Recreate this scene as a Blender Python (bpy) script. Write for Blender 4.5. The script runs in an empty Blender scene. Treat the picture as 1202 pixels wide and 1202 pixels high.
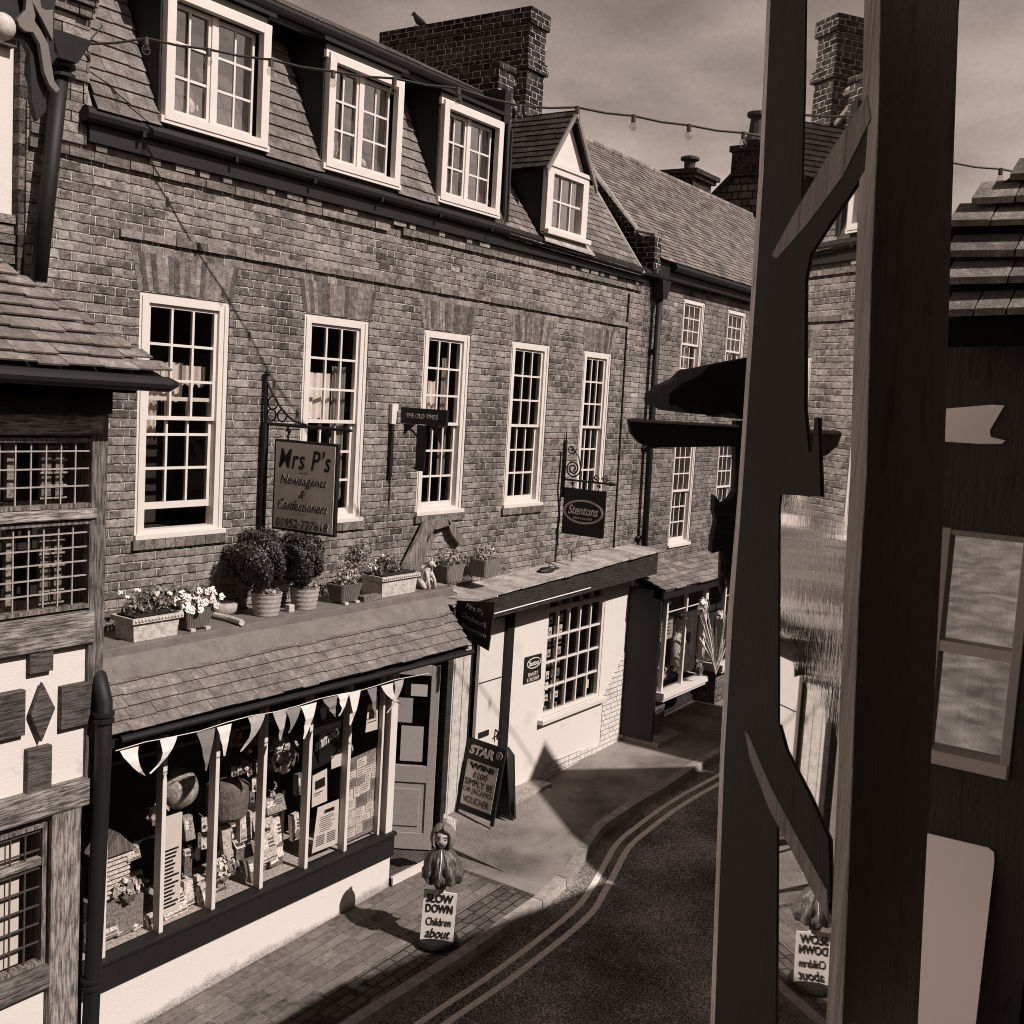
import bpy, math, random
from mathutils import Vector, Matrix
import numpy as np
random.seed(7)
R = math.radians
scn = bpy.context.scene
COL = scn.collection

# ------------------------------------------------------------------ camera
F, YAW, PITCH, ROLL = 1300.0, 0.976, 0.104, 0.060
CAM = Vector((0, -8, 5.5))
fw = Vector((math.sin(YAW)*math.cos(PITCH), math.cos(YAW)*math.cos(PITCH), -math.sin(PITCH)))
rr = Vector((math.cos(YAW), -math.sin(YAW), 0)); uu = rr.cross(fw)
rt = rr*math.cos(ROLL) + uu*math.sin(ROLL); up = -rr*math.sin(ROLL) + uu*math.cos(ROLL)
cd = bpy.data.cameras.new('camera'); cam = bpy.data.objects.new('camera', cd); COL.objects.link(cam)
cam.matrix_world = Matrix(((rt.x, up.x, -fw.x, CAM.x), (rt.y, up.y, -fw.y, CAM.y), (rt.z, up.z, -fw.z, CAM.z), (0, 0, 0, 1)))
cd.sensor_width = 36; cd.lens = 36*F/1202; cd.clip_start = .05; cd.clip_end = 2000
scn.camera = cam

def ray(px, py): return fw + rt*((px-601)/F) - up*((py-601)/F)
def A(p, axis, val):                       # surveyed point: where the sight line of p meets the plane axis = val
    d = ray(*p); return CAM + d*((val-CAM[axis])/d[axis])
def Dp(p, depth): return CAM + ray(*p)*depth
def gz(x): return -.08 + .038*(max(-15, min(60, x))-6.1)

# ------------------------------------------------------------------ materials
def tint(v):
    a = max(0, min(1, (v-.03)/.5))
    return (v, v*(.84+.06*a), v*(.76+.08*a))
def newmat(name):
    m = bpy.data.materials.new(name); m.use_nodes = True
    nt = m.node_tree; nt.nodes.clear()
    out = nt.nodes.new('ShaderNodeOutputMaterial'); b = nt.nodes.new('ShaderNodeBsdfPrincipled')
    nt.links.new(b.outputs[0], out.inputs[0]); return m, nt, b, out
def N(nt, t, **k):
    n = nt.nodes.new(t)
    for a, v in k.items():
        if a.startswith('i_'):
            key = a[2:]; key = int(key) if key.isdigit() else key.replace('_', ' ')
            n.inputs[key].default_value = v
        else: setattr(n, a, v)
    return n
def mul(nt, a, b, op='MULTIPLY'):
    n = N(nt, 'ShaderNodeMath', operation=op)
    for i, x in enumerate((a, b)):
        if hasattr(x, 'links'): nt.links.new(x, n.inputs[i])
        else: n.inputs[i].default_value = x
    return n.outputs[0]
def ramp(nt, fac, pts):
    r = N(nt, 'ShaderNodeValToRGB'); e = r.color_ramp.elements
    e[0].position, e[0].color = pts[0][0], (*tint(pts[0][1]), 1)
    e[1].position, e[1].color = pts[-1][0], (*tint(pts[-1][1]), 1)
    for p, v in pts[1:-1]: k = e.new(p); k.color = (*tint(v), 1)
    nt.links.new(fac, r.inputs[0]); return r.outputs[0]
def coord(nt, uv=True, scale=(1, 1, 1), rot=0):
    tc = N(nt, 'ShaderNodeTexCoord'); mp = N(nt, 'ShaderNodeMapping')
    mp.inputs['Scale'].default_value = scale; mp.inputs['Rotation'].default_value = (0, 0, rot)
    nt.links.new(tc.outputs['UV' if uv else 'Object'], mp.inputs[0]); return mp.outputs[0]
def noise(nt, vec, s, d=4, rough=.6, out=0):
    n = N(nt, 'ShaderNodeTexNoise'); n.inputs['Scale'].default_value = s; n.inputs['Detail'].default_value = d
    n.inputs['Roughness'].default_value = rough; nt.links.new(vec, n.inputs['Vector']); return n.outputs[out]
def mixc(nt, fac, a, b, mode='MIX'):
    m = N(nt, 'ShaderNodeMix', data_type='RGBA', blend_type=mode)
    for s, x in ((m.inputs[0], fac), (m.inputs[6], a), (m.inputs[7], b)):
        if hasattr(x, 'links'): nt.links.new(x, s)
        else: s.default_value = x
    return m.outputs[2]
def tone(nt, col):
    a = N(nt, 'ShaderNodeAttribute', attribute_name='tone')
    return mixc(nt, 1.0, col, a.outputs['Color'], 'MULTIPLY')
def bump(nt, b, h, dist=.01, st=1.0, invert=False):
    n = N(nt, 'ShaderNodeBump', invert=invert); n.inputs['Distance'].default_value = dist; n.inputs['Strength'].default_value = st
    nt.links.new(h, n.inputs['Height']); nt.links.new(n.outputs[0], b.inputs['Normal']); return n

def m_plain(name, v, rough=.6, var=.25, scale=9, bmp=.004, spec=.3, metal=0, stretch=(1, 1, 1), fine=60):
    m, nt, b, o = newmat(name); vec = coord(nt, scale=stretch)
    n = noise(nt, vec, scale, 6, .65); n2 = noise(nt, vec, fine, 3, .7)
    s = mul(nt, mul(nt, n, .55), mul(nt, n2, .45), 'ADD')
    c = ramp(nt, s, [(.36, v*(1-var)), (.5, v), (.64, min(.9, v*(1+var)))])
    nt.links.new(tone(nt, c), b.inputs['Base Color'])
    b.inputs['Roughness'].default_value = rough; b.inputs['Specular IOR Level'].default_value = spec; b.inputs['Metallic'].default_value = metal
    if bmp: bump(nt, b, s, bmp)
    return m

def m_brick(name, lo=.085, hi=.30, mort=.42, w=.225, h=.0775, ms=.0105, rot=0, painted=None, dark=.03, per=None, con=1.0):
    m, nt, b, o = newmat(name)
    vec0 = coord(nt, rot=rot)
    wob = noise(nt, vec0, 11, 3, .7, 1)
    sub = N(nt, 'ShaderNodeVectorMath', operation='SUBTRACT'); nt.links.new(wob, sub.inputs[0]); sub.inputs[1].default_value = (.5, .5, .5)
    sc = N(nt, 'ShaderNodeVectorMath', operation='SCALE'); nt.links.new(sub.outputs[0], sc.inputs[0]); sc.inputs['Scale'].default_value = .018
    ad = N(nt, 'ShaderNodeVectorMath', operation='ADD'); nt.links.new(vec0, ad.inputs[0]); nt.links.new(sc.outputs[0], ad.inputs[1])
    g = N(nt, 'ShaderNodeSeparateXYZ'); nt.links.new(ad.outputs[0], g.inputs[0])
    X, Yc = g.outputs[0], g.outputs[1]
    P = per or w*1.5
    row = mul(nt, mul(nt, Yc, 1/h), 0, 'FLOOR'); fy = mul(nt, Yc, mul(nt, row, h), 'SUBTRACT')
    odd = mul(nt, row, 2, 'FLOORED_MODULO')
    wr = N(nt, 'ShaderNodeTexWhiteNoise', noise_dimensions='1D'); nt.links.new(row, wr.inputs['W'])
    ox = mul(nt, mul(nt, X, mul(nt, odd, P*.5), 'ADD'), mul(nt, wr.outputs[0], .05), 'ADD')
    k = mul(nt, mul(nt, ox, 1/P), 0, 'FLOOR'); fx = mul(nt, ox, mul(nt, k, P), 'SUBTRACT')
    isH = mul(nt, fx, w, 'GREATER_THAN')
    dx = mul(nt, mul(nt, fx, mul(nt, P, fx, 'SUBTRACT'), 'MINIMUM'), mul(nt, mul(nt, fx, w, 'SUBTRACT'), 0, 'ABSOLUTE'), 'MINIMUM')
    dy = mul(nt, fy, mul(nt, h, fy, 'SUBTRACT'), 'MINIMUM')
    d = mul(nt, dx, dy, 'MINIMUM')
    jn = noise(nt, vec0, 30, 3, .8)
    d = mul(nt, d, mul(nt, mul(nt, jn, .5, 'SUBTRACT'), ms*1.1), 'ADD')
    def mr(x, lo_, hi_, t0=0, t1=1):
        r = N(nt, 'ShaderNodeMapRange'); r.inputs['From Min'].default_value = lo_; r.inputs['From Max'].default_value = hi_; r.inputs['To Min'].default_value = t0; r.inputs['To Max'].default_value = t1; nt.links.new(x, r.inputs['Value']); return r.outputs[0]
    joint = mr(d, ms*.40, ms*.56, 1, 0); edge = mul(nt, mr(d, ms*.56, ms*1.15, 1, 0), joint, 'SUBTRACT')
    lip_shadow = mul(nt, fy, ms*.62, 'LESS_THAN')  # darker mortar paints the shadow cast by the brick above
    cv = N(nt, 'ShaderNodeCombineXYZ'); nt.links.new(mul(nt, mul(nt, k, 2), isH, 'ADD'), cv.inputs[0]); nt.links.new(row, cv.inputs[1])
    wn = N(nt, 'ShaderNodeTexWhiteNoise', noise_dimensions='2D'); nt.links.new(cv.outputs[0], wn.inputs['Vector'])
    n1 = noise(nt, vec0, 1.1, 5, .6); n2 = noise(nt, vec0, 75, 4, .8); n3 = noise(nt, vec0, 14, 5, .7)
    s = mul(nt, mul(nt, wn.outputs[0], .22), mul(nt, mul(nt, n2, .5, 'SUBTRACT'), .62*con), 'ADD')
    s = mul(nt, s, mul(nt, mul(nt, mul(nt, n3, .5, 'SUBTRACT'), .75), mul(nt, mul(nt, n1, .5, 'SUBTRACT'), .7), 'ADD'), 'ADD')
    s = mul(nt, s, .39, 'ADD')
    mid = (lo+hi)/2
    if painted: col = ramp(nt, s, [(.25, painted*.55), (.42, painted), (.8, painted)])
    else: col = ramp(nt, s, [(.20, lo*.3), (.38, lo), (.52, mid), (.68, hi), (.85, min(.85, hi*1.7))])
    dk = (*tint(dark), 1) if not painted else (*tint(painted*.55), 1)
    en = noise(nt, vec0, 19, 4, .8)
    col = mixc(nt, mul(nt, edge, mr(en, .42, .58, .0, .75)), col, dk)
    if painted: mc = ramp(nt, n2, [(.38, painted*.45), (.6, painted*.95)])
    else:
        mn = noise(nt, vec0, 13, 5, .8); mc = ramp(nt, mul(nt, mn, mul(nt, lip_shadow, .13), 'SUBTRACT'), [(.36, dark), (.45, mort*.45), (.54, mort), (.66, min(.85, mort*1.5))])
    col = mixc(nt, joint, col, mc)
    if not painted and name in ('brick_wall', 'brick_rear'):        # lime bloom and smeared repointing in patches, soot streaks
        pn = noise(nt, vec0, 1.7, 6, .75); pf = noise(nt, vec0, 34, 4, .8)
        bl_ = mul(nt, mr(pn, .57, .68, 0, 1), mr(pf, .40, .62, 0, .8)); col = mixc(nt, bl_, col, (*tint(.40), 1))
        sv = N(nt, 'ShaderNodeMapping'); sv.inputs['Scale'].default_value = (2.6, .35, 1); nt.links.new(vec0, sv.inputs[0]); sn = noise(nt, sv.outputs[0], 1.4, 5, .7)
        col = mixc(nt, mr(sn, .54, .70, 0, .55), col, (*tint(.05), 1))
    nt.links.new(tone(nt, col), b.inputs['Base Color']); b.inputs['Roughness'].default_value = .92; b.inputs['Specular IOR Level'].default_value = .1
    hgt = mul(nt, mul(nt, n2, .35), mul(nt, joint, mul(nt, edge, .5), 'ADD'), 'SUBTRACT'); bump(nt, b, hgt, .012, .9)
    return m

def m_slate(name, v=.16, var=.55, sc=7):
    m, nt, b, o = newmat(name); vec = coord(nt)
    n = noise(nt, vec, sc, 6, .7); n2 = noise(nt, vec, 80, 3, .85); n3 = noise(nt, vec, 30, 5, .8)
    s = mul(nt, mul(nt, n, .42), mul(nt, mul(nt, n2, .30), mul(nt, n3, .28), 'ADD'), 'ADD')
    c = ramp(nt, s, [(.37, v*(1-var)*.6), (.45, v*.75), (.52, v*1.1), (.58, v*(1+var)), (.63, min(.8, v*3.4))])
    nt.links.new(tone(nt, c), b.inputs['Base Color']); b.inputs['Roughness'].default_value = .8; b.inputs['Specular IOR Level'].default_value = .15
    bump(nt, b, s, .016, 1); return m

def m_wood(name, lo, hi, axis='h', sc=1.0, rough=.8):
    m, nt, b, o = newmat(name)
    st = (3, 34, 1) if axis == 'h' else (34, 3, 1)
    vec = coord(nt, scale=(st[0]*sc, st[1]*sc, 1)); v0 = coord(nt)
    n = noise(nt, vec, 1.6, 6, .7); k = noise(nt, v0, 5, 4, .6)
    s = mul(nt, mul(nt, n, .75), mul(nt, k, .25), 'ADD')
    c = ramp(nt, s, [(.34, lo*.6), (.45, lo*1.1), (.53, (lo+hi)/2), (.64, hi)])
    nt.links.new(tone(nt, c), b.inputs['Base Color']); b.inputs['Roughness'].default_value = rough; b.inputs['Specular IOR Level'].default_value = .2
    bump(nt, b, s, .02, 1); return m

def m_plaster(name, v=.78, stain=.3, base_dirt=None):
    m, nt, b, o = newmat(name); vec = coord(nt)
    n = noise(nt, vec, 2.2, 6, .65); n2 = noise(nt, vec, 50, 4, .7)
    c = ramp(nt, n, [(.30, v*(1-stain)), (.44, v), (.6, v)])
    if base_dirt is not None:          # splash dirt and flaked limewash along the foot of the wall
        g = N(nt, 'ShaderNodeSeparateXYZ'); nt.links.new(coord(nt), g.inputs[0])
        z = mul(nt, mul(nt, g.outputs[1], mul(nt, g.outputs[0], .038), 'SUBTRACT'), .312, 'ADD')      # height above the sloping street
        f = mul(nt, mul(nt, mul(nt, z, -1.0, 'MULTIPLY'), base_dirt, 'ADD'), 18.0)
        f = mul(nt, f, mul(nt, mul(nt, mul(nt, noise(nt, vec, 9, 6, .8), .5, 'SUBTRACT'), 3.0), mul(nt, mul(nt, noise(nt, vec, 1.3, 3, .6), .5, 'SUBTRACT'), 5.0), 'ADD'), 'ADD')
        r = N(nt, 'ShaderNodeMapRange'); r.inputs['From Min'].default_value = 0; r.inputs['From Max'].default_value = 1.2; r.inputs['To Max'].default_value = .85
        nt.links.new(f, r.inputs['Value'])
        dirt = ramp(nt, n2, [(.40, .14), (.60, .46)])
        c = mixc(nt, r.outputs[0], c, dirt)
    nt.links.new(tone(nt, c), b.inputs['Base Color']); b.inputs['Roughness'].default_value = .85; b.inputs['Specular IOR Level'].default_value = .15
    bump(nt, b, mul(nt, n, n2, 'ADD'), .006, .6); return m

def m_asphalt(name, v=.07, hi=.2, sc=60, con=1.0):
    m, nt, b, o = newmat(name); vec = coord(nt, uv=False)
    n = noise(nt, vec, sc, 2, .8); n1 = noise(nt, vec, .9, 5, .6); n2 = noise(nt, vec, sc*2.3, 2, .8)
    s = mul(nt, mul(nt, mul(nt, n, .5, 'SUBTRACT'), .62*con), mul(nt, mul(nt, n2, .5, 'SUBTRACT'), .6*con), 'ADD')
    s = mul(nt, mul(nt, s, mul(nt, mul(nt, n1, .5, 'SUBTRACT'), .62), 'ADD'), .5, 'ADD')
    c = ramp(nt, s, [(.34, v*.25), (.46, v*.8), (.54, v*1.3), (.64, hi), (.76, min(.8, hi*2.2))])
    nt.links.new(c, b.inputs['Base Color']); b.inputs['Roughness'].default_value = .9; b.inputs['Specular IOR Level'].default_value = .15
    bump(nt, b, s, .012, .8); return m

def m_leaf(name, v):
    m, nt, b, o = newmat(name)
    c = N(nt, 'ShaderNodeRGB'); c.outputs[0].default_value = (*tint(v), 1)
    nt.links.new(tone(nt, c.outputs[0]), b.inputs['Base Color']); b.inputs['Roughness'].default_value = .45; b.inputs['Specular IOR Level'].default_value = .4
    return m
def m_glass(name, refl=1.0, wave=0.0, st=.25):
    m, nt, b, o = newmat(name); nt.nodes.remove(b)
    tr = N(nt, 'ShaderNodeBsdfTransparent'); tr.inputs[0].default_value = (.86, .84, .82, 1)
    gl = N(nt, 'ShaderNodeBsdfGlossy'); gl.inputs['Roughness'].default_value = .02; gl.inputs[0].default_value = (1, 1, 1, 1)
    fr = N(nt, 'ShaderNodeFresnel'); fr.inputs['IOR'].default_value = 1.52
    mx = N(nt, 'ShaderNodeMixShader'); 
    geo = N(nt, 'ShaderNodeNewGeometry'); fac_ = mul(nt, mul(nt, fr.outputs[0], refl, 'MULTIPLY'), mul(nt, 1.0, geo.outputs['Backfacing'], 'SUBTRACT')); cl_ = mul(nt, fac_, .92, 'MINIMUM'); nt.links.new(cl_, mx.inputs[0])
    nt.links.new(tr.outputs[0], mx.inputs[1]); nt.links.new(gl.outputs[0], mx.inputs[2]); nt.links.new(mx.outputs[0], o.inputs[0])
    vec = coord(nt); n = noise(nt, vec, 3.5, 2, .5); bp = N(nt, 'ShaderNodeBump'); bp.inputs['Distance'].default_value = .01+wave; bp.inputs['Strength'].default_value = st
    nt.links.new(n, bp.inputs['Height']); nt.links.new(bp.outputs[0], gl.inputs['Normal']); return m

M = {}
M['brick'] = m_brick('brick_wall', .095, .31, .47, con=1.3)
M['brick2'] = m_brick('brick_rear', .07, .25, .36, con=1.2)
M['brick_pale_joint'] = m_brick('brick_stack', .012, .075, .60, dark=.015)  # dark brick with pale mortar, alike on every face
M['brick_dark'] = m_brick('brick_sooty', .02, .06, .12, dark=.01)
M['gauged'] = m_plain('gauged_brick', .17, .9, .75, 16, .010, .12, fine=75)
M['stone_gable'] = m_brick('rubble_stone', .03, .14, .03, w=.34, h=.17, ms=.03, dark=.015)
M['paintbrick'] = m_brick('limewashed_brick', painted=.66)
M['slate'] = m_slate('roof_slate', .165)
M['slate_dk'] = m_slate('dark_tile', .045)
M['tile_r'] = m_slate('clay_tile', .18)
M['stone_tile'] = m_slate('stone_tile', .18, .6)
M['lead'] = m_plain('lead_sheet', .16, .6, .3, 6, .004)
M['lead_pale'] = m_plain('pale_felt', .34, .8, .5, 5, .01, fine=30)
M['black'] = m_plain('black_paint', .010, .6, .3, 8, .002, .35)
M['blackwood'] = m_wood('tarred_wood', .02, .05)
M['soffit'] = m_plain('grey_soffit', .20, .8, .2, 10, .003)
M['white'] = m_plain('white_paint', .64, .5, .06, 5, .002, .3)
M['offwhite'] = m_plain('worn_white_paint', .50, .6, .3, 11, .004, .3)
M['render'] = m_plaster('white_render', .64, .08)
M['plinth'] = m_plaster('plinth_render', .66, .06, .09)
M['panel'] = m_plaster('old_limewash', .68, .35)
M['oak'] = m_wood('weathered_oak', .09, .50, 'h')
M['oakv'] = m_wood('weathered_oak_upright', .07, .34, 'v')
M['oakdk'] = m_wood('dark_oak', .04, .16, 'h')
M['drift'] = m_wood('driftwood', .10, .34, 'v')
M['glass'] = m_glass('window_glass', .95)
M['glassd'] = m_glass('dormer_glass', 6.0)
M['dark'] = m_plain('dark_room', .04, .9, .3, 4, 0, .02)
M['curtain'] = m_plain('curtain_cloth', .75, .9, .2, 8, .004, .1)
M['asphalt'] = m_asphalt('road_asphalt', .155, .42, 46, 1.7)
M['pave'] = m_asphalt('pavement_asphalt', .215, .31, 70, .6)
M['paver'] = m_brick('clay_paver', .12, .22, .38, w=.30, h=.13, ms=.006, dark=.06, per=.6, con=.6)
M['setts'] = m_brick('dark_brick_setts', .07, .16, .035, w=.21, h=.105, ms=.010, dark=.03, per=.42)
M['kerb'] = m_plain('kerb_stone', .32, .9, .45, 9, .01, .1)
M['yellow'] = m_plain('road_line_paint', .85, .8, .5, 22, .003, .1, fine=120)
M['pot'] = m_plain('terracotta_pot', .36, .85, .35, 14, .006, .15)
M['trough'] = m_plain('cast_stone', .50, .9, .45, 18, .012, .1)
M['plastic'] = m_plain('dark_plastic_pot', .16, .6, .4, 14, .004, .3, stretch=(8, 1, 1))
M['leaf'] = m_leaf('box_leaf', .032); M['leaf2'] = m_leaf('bedding_leaf', .12); M['petal'] = m_leaf('white_petal', .75)
M['goods'] = m_plain('shop_goods', .5, .6, 1.5, 38, .002, .3, fine=150)
M['paper'] = m_plain('paper', .72, .8, .05, 5, 0, .1)
M['ink'] = m_plain('black_ink', .015, .6, .2, 5, 0, .2)
M['signgrey'] = m_plain('sign_board', .17, .5, .12, 6, .001, .4)
M['signlet'] = m_plain('sign_lettering', .42, .5, .05, 6, 0, .3)
M['cape'] = m_plain('waxed_cloth', .09, .4, .7, 16, .01, .5, fine=40)
M['skin'] = m_plain('painted_face', .50, .5, .08, 10, .001, .3)
M['bulb'] = m_glass('bulb_glass', 2.5)
M['globe'] = m_plain('globe_print', .40, .35, 1.0, 6, .002, .5)
M['wicker'] = m_plain('wicker', .18, .8, .6, 20, .01, .2)
M['fabric'] = m_plain('bunting_cloth', .62, .9, .15, 10, .003, .1)
M['ivy'] = m_plain('rough_bark', .10, .9, .9, 22, .02, .1)
M['scroll'] = m_plain('grey_painted_wood', .15, .6, .1, 8, .001, .3)
M['doorgrey'] = m_plain('door_paint', .34, .6, .15, 20, .001, .3, fine=160)
def m_mirror():
    m, nt, b, o = newmat('old_pane'); nt.nodes.remove(b)
    gl = N(nt, 'ShaderNodeBsdfGlossy'); gl.inputs['Roughness'].default_value = .012; gl.inputs[0].default_value = (.97, .95, .93, 1)
    df = N(nt, 'ShaderNodeBsdfDiffuse'); df.inputs[0].default_value = (.25, .2, .17, 1)
    mx = N(nt, 'ShaderNodeMixShader'); mx.inputs[0].default_value = .9
    nt.links.new(df.outputs[0], mx.inputs[1]); nt.links.new(gl.outputs[0], mx.inputs[2]); nt.links.new(mx.outputs[0], o.inputs[0])
    vec = coord(nt); g = N(nt, 'ShaderNodeSeparateXYZ'); nt.links.new(vec, g.inputs[0])
    n = noise(nt, coord(nt, scale=(30, 4, 1)), 3, 3, .6)
    # the crown-glass ripple sits in a band of the pane
    r = N(nt, 'ShaderNodeMapRange'); r.inputs['From Min'].default_value = .10; r.inputs['From Max'].default_value = .0
    nt.links.new(mul(nt, mul(nt, g.outputs[1], 5.305, 'SUBTRACT'), 0, 'ADD'), r.inputs['Value'])
    ab = N(nt, 'ShaderNodeMath', operation='ABSOLUTE'); nt.links.new(mul(nt, g.outputs[1], 5.305, 'SUBTRACT'), ab.inputs[0])
    nt.links.new(ab.outputs[0], r.inputs['Value'])
    bp = N(nt, 'ShaderNodeBump'); bp.inputs['Distance'].default_value = .002; nt.links.new(mul(nt, r.outputs[0], .22), bp.inputs['Strength'])
    nt.links.new(n, bp.inputs['Height']); nt.links.new(bp.outputs[0], gl.inputs['Normal'])
    return m
M['mirror'] = m_mirror()

M['render2'] = m_plaster('bakery_render', .66, .14, .10)
M['pot_dark'] = m_plain('sooty_pot', .05, .8, .4, 12, .004, .2)
M['pot_mid'] = m_plain('ribbed_clay', .22, .8, .4, 14, .004, .15)
M['blackwood2'] = m_plain('dark_sign_board', .035, .5, .3, 10, .002, .3)
M['cablemid'] = m_plain('festoon_cable', .05, .5, .2, 10, 0, .3)
M['pale_shade'] = m_plain('pale_panel', .62, .8, .12, 4, .004, .1)
M['leadlite'] = m_plain('lead_came', .33, .6, .3, 20, .001, .3)
M['leaddk'] = m_plain('dark_lead_came', .06, .6, .3, 20, .001, .3)
SKYK = 5.6
M['postwood'] = m_wood('old_post_oak', .045, .058, 'v')
M['lit_postedge'] = m_wood('worn_lit_post_edge', .45, .85, 'v')  # pale tone paints light on the worn edges and brace faces
M['signgrey'] = m_plain('sign_board', .50, .5, .12, 6, .001, .4)
M['signlet'] = m_plain('sign_lettering', .75, .5, .05, 6, 0, .3)
M['posterpaper'] = m_plain('poster_paper', .86, .8, .05, 5, 0, .1)
M['postwood2'] = m_wood('inner_post_oak', .33, .38, 'v')
M['postwood3'] = m_wood('old_wall_boards', .10, .125, 'v')
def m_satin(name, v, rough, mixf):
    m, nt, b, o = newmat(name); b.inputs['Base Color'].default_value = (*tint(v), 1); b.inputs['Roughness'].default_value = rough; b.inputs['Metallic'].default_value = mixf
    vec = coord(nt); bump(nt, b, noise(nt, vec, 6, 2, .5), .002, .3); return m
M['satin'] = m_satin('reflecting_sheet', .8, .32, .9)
M['glassr'] = m_glass('reflective_old_glass', 14.0, st=.05)
def ramp_lin(nt, fac, pts):
    r = N(nt, 'ShaderNodeFloatCurve'); c = r.mapping.curves[0]
    while len(c.points) > 2: c.points.remove(c.points[1])
    c.points[0].location = (pts[0][0], pts[0][1]/1.5); c.points[1].location = (pts[-1][0], pts[-1][1]/1.5)
    for p, v in pts[1:-1]: c.points.new(p, v/1.5)
    r.mapping.update(); nt.links.new(fac, r.inputs['Value']); return mul(nt, r.outputs[0], 1.5)
M['brightframe'] = m_plain('bright_frame_paint', .85, .5, .05, 5, .001, .4)

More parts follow.
